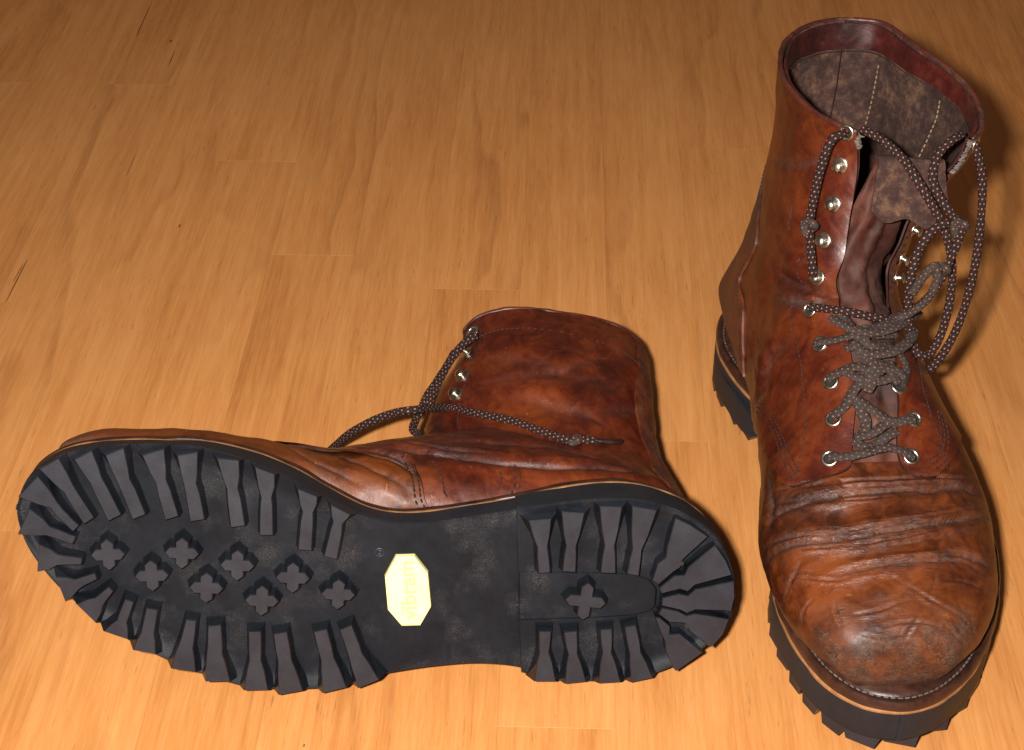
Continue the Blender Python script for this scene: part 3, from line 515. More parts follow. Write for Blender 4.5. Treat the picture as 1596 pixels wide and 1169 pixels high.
def build_sole(root, mx, full):
    base = off_outline(-.3)
    V, F, mi = slab(base, OL[:, 1].min() - .2, OL[:, 1].max() + .2, lambda x, y: float(zbase(x, y)), lambda y: float(ztop(y)), 160)
    so = mesh('outsole', taper(V, full), F, [M_RUBD, M_RUBS], root, True, mi=mi, mx=mx)
    hb = off_outline(-.15)
    V, F, mi = slab(hb, OL[:, 1].min() + .1, 98.5, lambda x, y: 6.8, lambda y: 21.4, 70, skew=-.165)
    he = mesh('heel_block', V, F, [M_RUBD, M_RUBS], root, True, mi=mi, mx=mx)
    for P in FORE_LUGS:
        V, F = lug(P, ext=.2 if full else 2.0, flare=2.4 if full else 1.2); mesh('tread_lug', V, F, [M_RUBG, M_RUB], so, False, mi=lugmi(P, F), mx=mx)
    for P in HEEL_LUGS:
        V, F = lug(P, draft=1.2 if len(P) == 10 else .15, ext=.2 if full else 2.0); mesh('tread_lug', V, F, [M_RUBG, M_RUB], he, False, mi=lugmi(P, F), mx=mx)
    if full:
        for c in FORE_CROSS:
            V, F = lug(cross_poly(c, 7.4, 2.6, -.16 if c[1] > 262 else -.06), .3, 6.8, 1.2); mesh('tread_cross', V, F, [M_RUBG, M_RUB], so, False, mi=[0] * (len(F) - 1) + [1], mx=mx)
        V, F = lug(cross_poly(HEEL_CROSS, 9.2, 2.6), .2, 6.5, 1.5); mesh('tread_cross', V, F, [M_RUBG, M_RUB], he, False, mi=[0] * (len(F) - 1) + [1], mx=mx)
        V, F = lug(PAD, 6.1, 6.8, .4); mesh('heel_pad', V, F, M_RUBD, he, False, mx=mx)
        for c in HOLES:
            a = np.linspace(0, 2 * np.pi, 13)[:-1]
            V = [(c[0] + 1.1 * math.cos(t), c[1] + 1.1 * math.sin(t), -.12) for t in a] + [(c[0] + 1.1 * math.cos(t), c[1] + 1.1 * math.sin(t), 1) for t in a]
            F = [tuple(range(12))[::-1]] + [(i, (i + 1) % 12, 12 + (i + 1) % 12, 12 + i) for i in range(12)]
            mesh('vent_hole', V, F, M_HOLE, he, False, mx=mx)
        # badge with raised lettering
        P = np.array(BADGE); n = len(P); V = []
        for d, z in ((-1.0, 6.6), (-.4, 6.9), (0, 10.8)):
            V += [(x, y, z) for x, y in poly_offset(P, d)]
        B_ = np.roll(P, -1, 0); ccw = np.sum(P[:, 0] * B_[:, 1] - B_[:, 0] * P[:, 1]) > 0
        F = [tuple(range(n))[::-1] if ccw else tuple(range(n))]; mi = [0]
        for i in range(2):
            for j in range(n):
                q = (i * n + j, i * n + (j + 1) % n, (i + 1) * n + (j + 1) % n, (i + 1) * n + j); F.append(q[::-1] if ccw else q); mi.append(1)
        bd = mesh('sole_badge', V, F, [M_BADGE, M_BADGER], root, False, mi=mi, mx=mx)
        cu = bpy.data.curves.new('lettering', 'FONT'); cu.body = 'vibram'; cu.align_x = 'CENTER'; cu.align_y = 'CENTER'; cu.size = 1; cu.extrude = .03; cu.bevel_depth = .008
        to = bpy.data.objects.new('lettering_curve', cu); COL.objects.link(to)
        dg = bpy.context.evaluated_depsgraph_get(); tm = bpy.data.meshes.new_from_object(to.evaluated_get(dg)); bpy.data.objects.remove(to)
        co = np.zeros(len(tm.vertices) * 3); tm.vertices.foreach_get('co', co); co = co.reshape(-1, 3)
        p0, p1, pc, _ = [np.array(q) for q in BADGE_TXT]
        co[:, :2] -= (co[:, :2].max(0) + co[:, :2].min(0)) / 2
        xd = (p1 - p0); Lx = np.linalg.norm(xd); xd /= Lx
        nz = np.array([0, 0, -1.]); x3 = np.array([xd[0], xd[1], 0]); y3 = np.cross(nz, x3)
        ctr = np.array([*P.mean(0), 6.6]) + x3 * .6
        sx = Lx * .97 / np.ptp(co[:, 0]); sy = 7.4 / np.ptp(co[:, 1])
        V = ctr + co[:, :1] * sx * x3 + co[:, 1:2] * sy * y3 + (co[:, 2:3] * 8) * nz
        F = [tuple(p.vertices) for p in tm.polygons]
        mesh('lettering', V, F, M_BADGEL, bd, False, mx=mx)
        # small moulded ring mark with a two-stroke figure inside
        c = np.array(RMARK); th = np.linspace(0, 2 * np.pi, 20)
        ring = [(c[0] + 1.9 * math.cos(t), c[1] + 1.9 * math.sin(t), 9.3) for t in th]
        p1_ = tube(ring, .28, 6, .5)[:2]; fig = [(c[0] - .9, c[1] + .5, 9.3), (c[0] - .7, c[1] - .5, 9.3), (c[0] + .0, c[1] - .1, 9.3), (c[0] + .6, c[1] - .6, 9.3), (c[0] + .9, c[1] + .5, 9.3)]
        p2_ = tube(fig, .26, 6, .4)[:2]; V, F = join([p1_, p2_]); mesh('moulded_mark', V, F, M_RUB, so, True, mx=mx)
    V, F = ring_band(-.3, -16, -.2, 2.0, .5); mesh('midsole', taper(V, full), F, M_TAN, root, True, mx=mx)
    V, F = ring_band(0, 0, 0, 7, prof=[(-15, 1.7), (-1.2, 1.7), (-.5, 2.1), (-.15, 3.6), (-.4, 5.7), (-1.1, 7.0), (-2.0, 7.4), (-3.0, 7.25), (-3.6, 6.75), (-5.2, 6.75), (-5.8, 7.4), (-7.2, 8.3), (-15, 8.4)]); we = mesh('welt', taper(V, full), F, M_WELT, root, True, mx=mx)
    parts = []
    S_ = crom(off_outline(-4.3), int(plen(off_outline(-4.3)) / 3.1), True); n = len(S_)
    for i in range(n):
        t = S_[(i + 1) % n] - S_[i]; t /= np.linalg.norm(t) + 1e-9; nn = np.array([t[1], -t[0]]); th = random.uniform(-.15, .15)
        c = np.array([*S_[i], float(ztop(S_[i][1])) + 7.0])
        parts.append(blob(c, np.array([*(t * 1.35 + nn * th), 0]), np.array([*nn, 0]) * .48, np.array([0, 0, .42])))
    V, F = join(parts); st = mesh('welt_stitching', taper(V, full), F, M_THREAD, we, False, mx=mx); st['kind'] = 'stuff'

# ------------------------------------------------------------ upper
def dense_line(U, uvs, n=70):
    q = crom(np.array(uvs, float), n); return U.raw(q[:, 0], q[:, 1]), q
class Boot:
    def __init__(s, U, creases, root, mx, floor=None, seed=0):
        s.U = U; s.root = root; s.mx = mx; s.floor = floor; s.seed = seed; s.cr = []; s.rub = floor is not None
        for uvs, w_, d in creases:
            L_, _ = dense_line(U, uvs); s.cr.append((L_, w_, d))
    def disp(s, P):
        """crease displacement along the normal and the crease dirt mask"""
        sh = P.shape[:-1]; Q = P.reshape(-1, 3); D = np.zeros(len(Q)); dirt = np.zeros(len(Q)); wide = np.zeros(len(Q))
        wob = vnoise(Q * .16 + s.seed) * .9 + vnoise(Q * .45 + s.seed) * .5
        for L_, w_, d in s.cr:
            lo = L_.min(0) - w_ * 6 - 2; hi = L_.max(0) + w_ * 6 + 2
            m = ((Q > lo) & (Q < hi)).all(1)
            if not m.any(): continue
            q = Q[m]; dd = np.linalg.norm(q[:, None] - L_[None], axis=2); j = dd.argmin(1); r = np.abs(dd[np.arange(len(q)), j] + wob[m] * w_ * .35)
            t = j / (len(L_) - 1); tap = np.clip(np.sin(np.pi * np.clip(t, .02, .98)), 0, 1) ** .55
            D[m] += tap * d * (-np.exp(-(r / (w_ * .62)) ** 2) + .55 * np.exp(-((r - 2.1 * w_) / (1.3 * w_)) ** 2))
            dirt[m] = np.maximum(dirt[m], tap * np.exp(-(r / (w_ * .75)) ** 2) * min(1, d * .6) * (.9 if w_ < 3.5 else .35))
            wide[m] = np.maximum(wide[m], tap * np.exp(-(r / 4.5) ** 2) * min(1, d * .8) * (1 if w_ < 3 else .35))
        s.wide = wide.reshape(sh)
        D += vnoise(Q * .035 + 7 + s.seed) * 1.1 + vnoise(Q * .09 + s.seed) * .55 + vnoise(Q * .25 + s.seed) * .14
        return D.reshape(sh), dirt.reshape(sh)
    def surf(s, u, v, off, with_dirt=False):
        P = s.U.raw(u, v); N = s.U.nrm(u, v); D, dirt = s.disp(P)
        Q = P + N * (D + off)[..., None] if not np.isscalar(off) else P + N * (D[..., None] + off)
        if s.floor is not None:
            ox, my, mz = s.floor      # the lying boot rests on the floor: leather flattens there
            lim = ox + my * Q[..., 1] + mz * Q[..., 2] - .8
            Q[..., 0] = np.minimum(Q[..., 0], lim - np.where(off < 1, 2.0, 0) if np.isscalar(off) else lim)
        return (Q, N, dirt) if with_dirt else (Q, N)
    def wear(s, P, dirt):
        y, z, x = P[..., 1], P[..., 2], P[..., 0]
        W = np.zeros(P.shape[:-1] + (4,)); W[..., 3] = s.wide; n1 = vnoise(P * .05 + 3); n2 = vnoise(P * .13 + 9)
        W[..., 0] = np.clip(dirt + .35 * sstep(10, 0, z - 34 - spring(y)) , 0, 1)
        toe = sstep(297, 309, y + n1 * 7 + n2 * 4) * (1 - sstep(58, 68, z)) * sstep(32, 42, z)
        W[..., 1] = np.clip(toe * (.75 + n2 * .5) + .22 * sstep(.1, .7, n2) * sstep(235, 260, y) + .18 * sstep(285, 296, y), 0, 1)
        W[..., 2] = np.clip(.55 * sstep(235, 275, y) * sstep(50, 74, z) + .25 + n1 * .3, 0, 1)
        if s.rub: W[..., 2] = np.clip(W[..., 2] + .75 * sstep(62, 46, z + n2 * 6) * sstep(-8, -22, x) * sstep(110, 150, y + n1 * 10), 0, 1.3)  # rubbed medial vamp, its flash highlight painted in as lighter copper
        return W
    def patch(s, name, u, v, off, thick, mats, parent=None, edge=1, inner=1, wearfn=None, post=None, angle=50):
        n, m = u.shape
        P, N, dirt = s.surf(u, v, off, True); I = P - N * thick
        if post is not None: P, I = post(P, I, N)
        W = (wearfn or s.wear)(P, dirt)
        V = np.vstack([P.reshape(-1, 3), I.reshape(-1, 3)]); nm = n * m
        F = grid_faces(n, m); mi = [0] * len(F); F2 = grid_faces(n, m, base=nm, flip=True); F += F2; mi += [inner] * len(F2)
        def rim(idx):
            for a, b in zip(idx[:-1], idx[1:]): F.append((b, a, a + nm, b + nm)); mi.append(edge)
        rim([j for j in range(m)]); rim([i * m + m - 1 for i in range(n)]); rim([(n - 1) * m + j for j in range(m - 1, -1, -1)]); rim([i * m for i in range(n - 1, -1, -1)])
        # orientation: outer faces must look along N
        f = F[len(F2) // 2]; a, b, c = V[f[0]], V[f[1]], V[f[2]]
        if np.cross(b - a, c - a) @ N.reshape(-1, 3)[f[0]] < 0: F = [q[::-1] for q in F]
        Wv = np.vstack([W.reshape(-1, 4), W.reshape(-1, 4)])
        return mesh(name, V, F, mats, parent or s.root, True, mi=mi, wear=Wv, mx=s.mx, angle=angle)
    def stitches(s, name, lines, off, matl, pitch=2.6, r=.42, parent=None):
        parts = []
        for uvs, o in lines:
            L_, q = dense_line(s.U, uvs, 200); n = max(3, int(plen(L_) / pitch)); q = crom(np.array(uvs, float), n)
            P, N = s.surf(q[:, 0], q[:, 1], off); T = np.gradient(P, axis=0); T /= np.linalg.norm(T, axis=1, keepdims=True) + 1e-9; Bn = np.cross(N, T)
            P = P + Bn * o
            for i in range(n):
                parts.append(blob(P[i], T[i] * pitch * .42, Bn[i] * r, N[i] * r))
        V, F = join(parts); o_ = mesh(name, V, F, matl, parent or s.root, False, mx=s.mx); o_['kind'] = 'stuff'; return o_
    def frame(s, u, v, off):
        P, N = s.surf(np.array([u]), np.array([v]), off); P2, _ = s.surf(np.array([u - .01]), np.array([v]), off)
        n = N[0]; t = P2[0] - P[0]; t -= n * (t @ n); t /= np.linalg.norm(t); return P[0], t, np.cross(n, t), n
    def eyelet(s, u, v, off, R=3.3, r=.95):
        p, t, b_, n = s.frame(u, v, off)
        V = []; k, q = 20, 8
        for i in range(k):
            a = 2 * math.pi * i / k; d = t * math.cos(a) + b_ * math.sin(a)
            for j in range(q):
                c = 2 * math.pi * j / q; V.append(p + d * (R + r * math.cos(c)) + n * (r * .75 * math.sin(c) + .2))
        F = []
        for i in range(k):
            for j in range(q): F.append((i * q + j, ((i + 1) % k) * q + j, ((i + 1) % k) * q + (j + 1) % q, i * q + (j + 1) % q))
        e = mesh('eyelet', V, F, M_METAL, s.root, True, mx=s.mx, angle=0)
        V = [p + (t * math.cos(a) + b_ * math.sin(a)) * R + n * .12 for a in np.linspace(0, 2 * np.pi, 17)[:-1]]
        mesh('eyelet_hole', V, [tuple(range(16))], M_HOLE, e, False, mx=s.mx)
    def hook(s, u, v, off):
        p, t, b_, n = s.frame(u, v, off); k = 18
        prof = [(4.1, 0), (4.1, .5), (3.7, .8), (2.5, .75), (1.6, 1.0), (1.5, 2.4), (2.5, 2.8), (2.75, 3.4), (2.3, 4.1), (1.2, 4.5), (.02, 4.6)]
        V = [p + (t * math.cos(2 * math.pi * i / k) + b_ * math.sin(2 * math.pi * i / k)) * rr + n * h + t * (.5 * h / 4 if h > 1 else 0) for rr, h in prof for i in range(k)]
        mesh('lace_hook', V, grid_faces(len(prof), k, True), M_METAL, s.root, True, mx=s.mx, angle=40)
    def lace(s, P, r=2.25, m=None, name='lace', flat=1.0, parent=None):
        P = np.asarray(P, float); V, F, UV = tube(P, r * np.array([1 + .10 * vnoise(np.array([i * 1.7, P[0][0], P[0][1]])) for i in range(24)]), 14, .9, flat * .9); return mesh(name, V, F, m or M_LACE, parent or s.root, True, uv=UV, mx=s.mx, angle=60)

def interp_line(uvs, n, key=None):
    return crom(np.array(uvs, float), n)
def between(F, B, na):
    """rows: along the front line F (n x 2) to the back line B (n x 2)"""
    a = np.linspace(0, 1, na)[None, :, None]; return F[:, None] * (1 - a) + B[:, None] * a
def build_upper(bt, cfg):
    U = bt.U; g = cfg
    # vamp: the whole toe, ending under the quarters and at the throat
    v = np.concatenate([np.linspace(-.5, .5, 291)]); n = 300
    uend = np.interp(np.abs(v), [0, .055, .11, .2, .34, .5], [g['throat'] + .012, g['throat'] + .012, .40, .50, .55, .55])
    t = np.linspace(0.0, 1, n)[:, None]
    def tip(P, I, N):
        P[0] = P[0].mean(0); I[0] = I[0].mean(0); return P, I
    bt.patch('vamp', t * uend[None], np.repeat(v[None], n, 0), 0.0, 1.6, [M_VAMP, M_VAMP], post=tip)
    # quarters
    for side, F in (('m', g['front_m']), ('l', g['front_l'])):
        nb = 190; f = crom(np.array(F), nb)
        s_ = -1 if side == 'm' else 1
        back = np.stack([np.interp(np.linspace(0, 1, nb), [0, .3, .5, 1], [.735, .80, .87, 1.0]), np.full(nb, .499 * s_)], 1)
        a = np.linspace(0, 1, 150); grid = between(f, back, len(a))
        def post(P, I, N, s_=s_, grid=grid):
            return P, I
        bt.patch('quarter', grid[..., 0], grid[..., 1], 1.9, 2.2, [M_SHAFT, M_LINING, M_EDGE], edge=2)
    # heel counter / back panel wraps both sides
    c = crom(np.array(g['counter']), 90); nv = 110
    cu = np.zeros((90, nv)); cv = np.zeros((90, nv)); vv = np.linspace(-1, 1, nv)
    bk = np.interp(np.linspace(0, 1, 90), [0, 1], [.735, g['counter_top']])
    for j, q in enumerate(vv):
        w_ = abs(q) ** 1.0; cu[:, j] = bk * (1 - w_) + c[:, 0] * w_; d = (.5 - np.abs(c[:, 1])) * abs(q); cv[:, j] = .5 + np.sign(q) * d
    bt.patch('heel_counter', cu, cv, 3.0, 1.6, [M_COUNTER, M_COUNTER])
    # rolled rim and inner facing of the collar
    vr = g['rim']
    vl = np.linspace(vr[0], vr[1], 150); P, N = bt.surf(np.full(150, 1.0), vl, 1.0)
    V, F, UV = tube(P + vnoise(P * .21)[:, None] * N * .5, 1.35, 10, 1.2); 
    mesh('collar_rim', V, F, M_BURG, bt.root, True, mx=bt.mx, angle=0, wear=np.stack([UV[:, 0] * 0 + .1, .9 * sstep(.1, .7, vnoise(np.stack([UV[:, 1] * .07, UV[:, 0] * 3, UV[:, 0] * 0], 1))), UV[:, 0] * 0 + .5], 1))
    uu = np.linspace(g['band'], .998, 14)[:, None] * np.ones((1, 150)); bt.patch('collar_facing', uu, np.repeat(vl[None], 14, 0), -1.0, 1.4, [M_BURG, M_BURG])

def frayed(bt, pts, off, amp, n=70, k=5):
    q = crom(np.array(pts, float), n); P, N = bt.surf(q[:, 0], q[:, 1], off); T = np.gradient(P, axis=0); T /= np.linalg.norm(T, axis=1, keepdims=True); B = np.cross(T, N); V = []
    for i in range(n):
        a = amp * (.4 + .9 * abs(vnoise(np.array([i * .33, amp, 1.]))) + .5 * abs(vnoise(np.array([i * .9, 3., amp]))))
        for j in range(k):
            t = j / (k - 1); V.append(P[i] + B[i] * (t - .5) * 2 * a + N[i] * (.9 * math.sin(math.pi * t) + .8 * vnoise(np.array([i * .5, j * .8, 2.]))))
    V = np.array(V); I = V - np.repeat(N, k, 0) * .9; nm = n * k
    F = grid_faces(n, k) + grid_faces(n, k, base=nm, flip=True)
    for idx in ([i * k for i in range(n)], [i * k + k - 1 for i in range(n)][::-1]):
        for a, b in zip(idx[:-1], idx[1:]): F.append((a, b, b + nm, a + nm))
    mesh('frayed_edge', np.vstack([V, I]), F, M_FRAYL, bt.root, True, mx=bt.mx, angle=40)
def place(name, label, cat, group, R3, o):
    M4 = Matrix.Identity(4)
    for i in range(3):
        for j in range(3): M4[i][j] = R3[i][j]
        M4[i][3] = o[i]
    return thing(name, label, cat, group, M4)

# ------------------------------------------------------------ floor of planks
FA = math.radians(1.9); PW = .0540
floor = mesh('floor', np.array([(-900, -400, -9.0), (1000, -400, -9.0), (1000, 2700, -9.0), (-900, 2700, -9.0)], float), [(0, 1, 2, 3)], M_SUB, None, False)
floor['kind'] = 'structure'; floor['label'] = 'varnished orange brown wooden strip floor under the two boots'
plank_cache = {}
def plank(col, y0, y1):
    Lp = round(y1 - y0, 3)
    if Lp not in plank_cache:
        hw = PW * 500 - .02; hl = Lp * 500 - .02; c = .05; V = []
        for dx, z in ((0, -8), (0, -c), (c, 0)):
            V += [(-hw + dx, -hl + dx, z), (hw - dx, -hl + dx, z), (hw - dx, hl - dx, z), (-hw + dx, hl - dx, z)]
        F = [(i * 4 + j, i * 4 + (j + 1) % 4, (i + 1) * 4 + (j + 1) % 4, (i + 1) * 4 + j) for i in range(2) for j in range(4)] + [(8, 9, 10, 11)]
        o = mesh('plank', V, F, M_PLANK, floor, False); plank_cache[Lp] = o.data
    else:
        o = bpy.data.objects.new('plank', plank_cache[Lp]); COL.objects.link(o); o.parent = floor
    a = (col + .5) * PW; b = (y0 + y1) / 2
    ox, oy = .0053, .8706
    o.location = (ox + a * math.cos(FA) + b * math.sin(FA), oy - a * math.sin(FA) + b * math.cos(FA), random.uniform(-.00006, .00003)); o.rotation_euler = (0, 0, -FA)
fixed = {0: -.363, 1: -.155, 2: .175, -6: .26, -4: .147, -5: -.24}
for col in range(-15, 17):
    j = fixed.get(col, random.uniform(-.5, .7)); cuts = [j]
    y = j
    while y > -1.15: y -= random.choice((.7, .85, 1.0, 1.15)); cuts.append(y)
    y = j
    while y < 1.5: y += random.choice((.7, .85, 1.0, 1.15)); cuts.append(y)
    cuts.sort()
    for a, b in zip(cuts[:-1], cuts[1:]): plank(col, a, b)

def speck(name, x, y, lx, ly, rot):
    n = 12; a = np.linspace(0, 2 * np.pi, n + 1)[:-1]; r = 1 + .3 * np.array([vnoise(np.array([math.cos(t) * 2 + x, math.sin(t) * 2, y])) for t in a])
    lx *= .55; px = np.cos(a) * lx * r; py = np.sin(a) * ly * r; c, s = math.cos(rot), math.sin(rot)
    V = [(x + p * c - q * s, y + p * s + q * c, .10) for p, q in zip(px, py)] + [(x + (p * c - q * s) * .6, y + (p * s + q * c) * .6, .16) for p, q in zip(px, py)]
    mesh(name, V, [(i, (i + 1) % n, n + (i + 1) % n, n + i) for i in range(n)] + [tuple(range(n, 2 * n))], M_KNOT, floor, True)
M_KNOT = simple('dark_wood_knot', (.13, .045, .015), .6, 0, .5, 900)
for nm_, x, y, lx, ly, rt in SPECKS: speck(nm_, x, y, lx, ly, rt)

# ------------------------------------------------------------ the standing left boot
h_, sx_, sy_ = STD
R = Matrix.Rotation(math.pi + h_, 3, 'Z')
std = place('leather_boot', 'worn brown leather boot standing upright with open collar and loose laces hanging from it', 'boot', 'pair of worn lace up boots', R, (sx_, sy_ + .0035, 0.0))
build_sole(std, -1, False)
US = Upper(FOOT_S + SHAFT_S, True); bs = Boot(US, CREASE_S, std, -1, None, 0)
FM_S = [(.50, -.33), (.484, -.242), (.459, -.215), (.422, -.195), (.352, -.16), (.308, -.137), (.296, -.085), (.303, -.042), (.34, -.040), (.409, -.038), (.516, -.032), (.62, -.035), (.682, -.035), (.752, -.027), (.851, -.045), (.928, -.06), (1, -.072)]
FL_S = [(.50, .34), (.47, .24), (.44, .16), (.409, .115), (.365, .105), (.318, .088), (.283, .063), (.293, .03), (.338, .02), (.407, .028), (.516, .05), (.64, .085), (.74, .105), (.86, .112), (1, .11)]
build_upper(bs, dict(throat=.30, front_m=FM_S, front_l=FL_S, counter=[(.565, -.28), (.591, -.25), (.668, -.20), (.749, -.225), (.80, -.257), (.86, -.32), (.90, -.40)], counter_top=.92, rim=(.105, .93), band=.973))
bs.stitches('facing_stitching', [([(1, -.135), (.844, -.117), (.687, -.088), (.623, -.112), (.526, -.115), (.439, -.117), (.367, -.115), (.318, -.125)], 0),
    ([(.30, .09), (.36, .085), (.42, .08), (.50, .10), (.60, .135), (.70, .16)], 0)], 2.0, M_THREADD)
sl = [(.484, -.235), (.459, -.208), (.422, -.188), (.352, -.153), (.318, -.135)]; sr = [(.409, .118), (.365, .108), (.318, .091), (.29, .066)]
bs.stitches('quarter_stitching', [(sl, -1.0), (sl, -3.4), (sl, -5.8), (sr, 1.6), (sr, 4.2), (sr, 6.6)], 2.1, M_THREADD, 2.8, .45)
bs.stitches('counter_stitching', [([(.591, -.258), (.668, -.208), (.749, -.233), (.80, -.265), (.86, -.33)], 0)], 3.1, M_THREADD, 2.4, .35)
bs.stitches('lining_stitching', [([(.958, .27), (.91, .272), (.85, .272), (.80, .27)], 0), ([(.958, .42), (.90, .425), (.82, .425)], 0), ], -.7, M_THREADY, 2.7, .5)
bs.stitches('facing_band_stitching', [([(.971, .13), (.971, .25), (.971, .38), (.971, .5), (.971, .62), (.971, .75)], 0)], -2.6, M_THREADD, 2.6, .4)
# tongue: follows the throat, its top flops forward and shows the suede side
nt_ = 110; lt = np.linspace(0, 1, nt_); wv = np.linspace(-1, 1, 46)
u0 = .285 + (.945 - .285) * lt
vc = np.interp(u0, [.28, .45, .62, .75, .92], [-.008, .0, .022, .04, .018]); hv = np.interp(u0, [.28, .45, .62, .75, .84, .92], [.055, .06, .085, .095, .078, .052])
tu = np.repeat(u0[:, None], 46, 1); tv = vc[:, None] + hv[:, None] * wv[None]
def tpost(P, I, N):
    n = vnoise(P * .11 + 2); k = (n * 1.9 + 1.0 * np.sin(wv * 9 + 1 + 2.2 * vnoise(P * .03))+ 1.1 * vnoise(P * .22 + 5) - 1.0)[..., None]
    return P + N * k, I + N * k
def tw(P, d):
    W = bs.wear(P, d); W[..., 0] = np.clip(W[..., 0] + .55 * sstep(150, 115, P[..., 2]) * (.6 + vnoise(P * .1)), 0, 1); W[..., 2] *= .8; q_ = sstep(196, 206, P[..., 1]) * sstep(236, 224, P[..., 1]) * sstep(16, 8, np.abs(P[..., 0] + 2)); W[..., 2] = W[..., 2] + 1.3 * q_; W[..., 0] *= 1 - .7 * q_; return W
to = bs.patch('tongue', tu, tv, -3.4, 1.6, [M_TONGUE, M_LINING, M_LINING], wearfn=tw, post=tpost)
# flap: continues over the fold
P, N = bs.surf(np.full(46, .945), vc[-1] + hv[-1] * wv, -3.4)
yax = np.array([0, 1., 0]); rows = []
for i, s_ in enumerate(np.linspace(0, 1, 30)):
    lobe = 1 - .07 * np.cos(wv * 7.5 + .6) * s_ - .45 * sstep(.55, 1, wv) ** 2 * s_ - .12 * sstep(.7, 1, -wv) * s_
    ang = np.clip(s_ / .22, 0, 1) * math.radians(205); rr = 4.0
    if s_ <= .22:
        dy = rr * (1 - math.cos(ang)); dz = rr * math.sin(ang)
        q = P + np.array([0, 1, 0]) * dy + np.array([0, 0, 1.]) * dz
    else:
        a = math.radians(205); ln = (s_ - .22) / .78 * 24.0
        q = P + np.array([0, 1., 0]) * (rr * (1 - math.cos(a))) + np.array([0, 0, 1.]) * (rr * math.sin(a))
        q = q + (np.array([0, .36, -.93]) * ln)[None] * lobe[:, None] + np.array([0, 1, 0]) * (np.sin(wv * 5 + .5)[:, None] * 1.6 * s_)
        q = q + np.array([1., 0, 0]) * (wv[:, None] * 3.0 * s_)
    rows.append(q)
Q = np.array(rows); D = np.array([0, .8, .5]) * 1.3
V = np.vstack([Q.reshape(-1, 3), (Q - D).reshape(-1, 3)]); nm = 30 * 46
F = grid_faces(30, 46) + grid_faces(30, 46, base=nm, flip=True)
for idx in ([j for j in range(46)], [i * 46 + 45 for i in range(30)], [29 * 46 + j for j in range(45, -1, -1)], [i * 46 for i in range(29, -1, -1)]):
    for a, b in zip(idx[:-1], idx[1:]): F.append((b, a, a + nm, b + nm))
mesh('tongue_flap', V, F, M_LINING, to, True, mx=-1, angle=50)
for sv, e0 in ((1, .112), (-1, -.045)):
    uu = np.linspace(.64, .995, 60)[:, None] * np.ones((1, 16)); ev = np.interp(uu, [.64, .74, .86, 1], [.09, .108, .114, .114] if sv > 0 else [-.037, -.03, -.048, -.072])
    bs.patch('eyelet_facing', uu, ev + sv * np.linspace(0, .05, 16)[None], -1.2, 1.0, [M_TONGUE, M_TONGUE])
frayed(bs, [(.998, .106), (.975, .104), (.95, .107), (.925, .108)], .8, 2.3); frayed(bs, [(.996, -.064), (.985, -.068), (.968, -.064)], 1.6, 1.5, 40)
for q in S_HOOK_M: bs.hook(*q, 1.9)
for q in ((.70, .112), (.745, .118), (.80, .122)): bs.hook(*q, 1.9)
for q in S_EYE_M + S_EYE_L + [(.985, .118)]: bs.eyelet(*q, 1.9)
for i, P in enumerate(S_ROWS): bs.lace(P, 2.75, M_LACED, flat=.55)
for i, P in enumerate(S_AIR): bs.lace(P, 2.2, M_LACED if i == 4 else M_LACE)
for P in S_KNOT:
    P = np.array(P); th = np.linspace(0, 2 * np.pi, 14)
    bs.lace([P + np.array([2.6 * math.cos(t), 1.5 * math.sin(2 * t), 3.0 * math.sin(t)]) for t in th], 2.0, M_LACED, 'lace_knot')

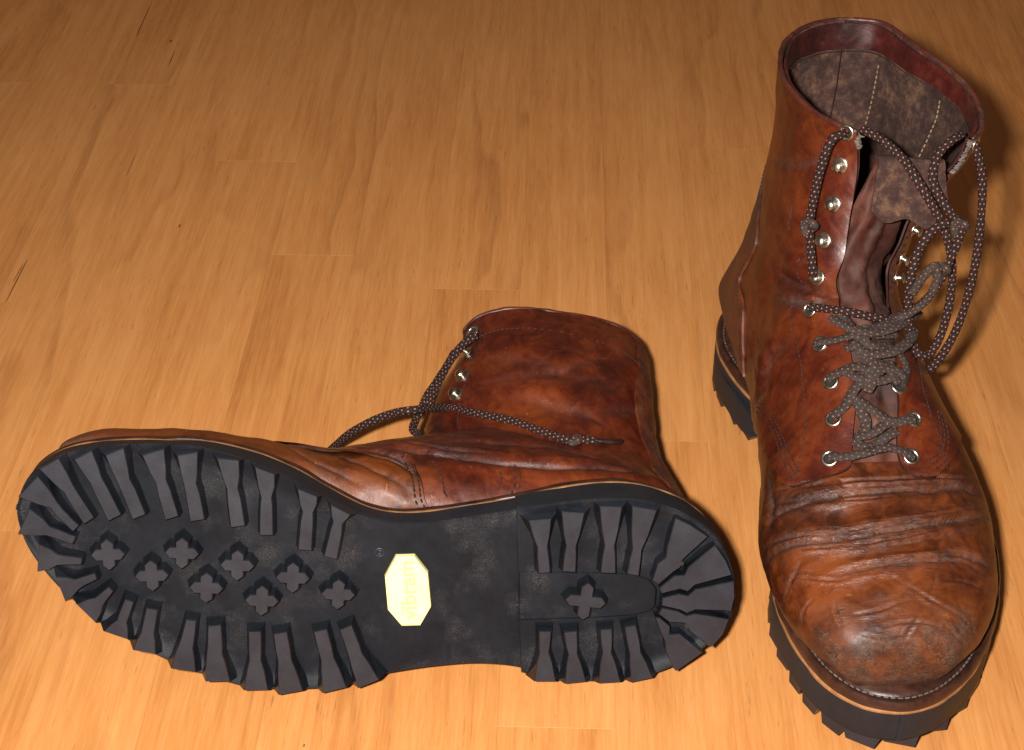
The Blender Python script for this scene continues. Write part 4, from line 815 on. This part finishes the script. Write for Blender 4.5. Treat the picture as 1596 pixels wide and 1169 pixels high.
# ------------------------------------------------------------ the right boot lying on its side
R = [list(r) for r in LIE_M]
lie = place('leather_boot', 'brown leather boot lying on its side with black lugged sole and yellow badge showing', 'boot', 'pair of worn lace up boots', R, LIE_O)
build_sole(lie, 1, True)
UL = Upper(FOOT_L + SHAFT_L)
m20, m21, m22 = LIE_M[2]
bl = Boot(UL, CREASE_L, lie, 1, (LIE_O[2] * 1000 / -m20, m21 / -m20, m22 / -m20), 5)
FM_L = [(.474, -.405), (.472, -.37), (.479, -.27), (.499, -.215), (.47, -.185), (.40, -.16), (.33, -.135), (.30, -.13), (.293, -.07), (.303, -.042), (.34, -.04), (.45, -.038), (.6, -.036), (.8, -.035), (.9, -.045), (1, -.05)]
FL_L = [(a, -b) for a, b in FM_L]
build_upper(bl, dict(throat=.30, front_m=FM_L, front_l=FL_L, counter=[(.69, -.40), (.70, -.345), (.749, -.35), (.809, -.375), (.886, -.385), (.93, -.392), (.99, -.395)], counter_top=.99, rim=(.05, .95), band=.94))
bl.stitches('facing_stitching', [([(1, -.115), (.97, -.112), (.888, -.117), (.834, -.12), (.797, -.115), (.70, -.11)], 0), ([(.945, -.06), (.945, -.2), (.945, -.32), (.945, -.45)], 0)], 2.0, M_THREADD)
sl = [(.474, -.40), (.472, -.37), (.479, -.27), (.496, -.22)]; s2 = [(.561, -.37), (.571, -.335), (.581, -.287)]
bl.stitches('quarter_stitching', [(sl, 2.0), (sl, 4.6), (sl, -9.5), (s2, 0), (s2, 2.4), (s2, 9)], 2.1, M_THREADD, 2.8, .45)
bl.stitches('counter_stitching', [([(.72, -.37), (.749, -.365), (.809, -.392), (.886, -.402), (.96, -.41)], 0)], 3.1, M_THREADD, 2.4, .35)
u0 = .285 + (.97 - .285) * lt; tu = np.repeat(u0[:, None], 46, 1); tv = (np.interp(u0, [.28, .5, 1], [.05, .06, .075]))[:, None] * wv[None]
bl.patch('tongue', tu, tv, -3.0, 1.6, [M_TONGUE, M_LINING, M_LINING])
for q in L_HOOK: bl.hook(*q, 1.9)
for q in L_EYE + [(.66, -.07), (.58, -.07), (.50, -.07)]: bl.eyelet(*q, 1.9)
frayed(bl, [(.998, -.052), (.985, -.050), (.96, -.047)], .8, 1.7, 40)
for P in L_LACES: bl.lace(P, 2.2)
V, F, UV = tube(L_AGLET, [1.5, 1.35, 1.2], 10, 1.0); mesh('aglet', V, F, M_TONGUE, lie, True, mx=1, angle=50)
P = np.array(L_KNOT); th = np.linspace(0, 2 * np.pi, 14)
bl.lace([P + np.array([-1.0 + 1.2 * math.cos(t), 2.4 * math.cos(t), 2.6 * math.sin(t)]) for t in th], 1.9, M_LACED, 'lace_knot')
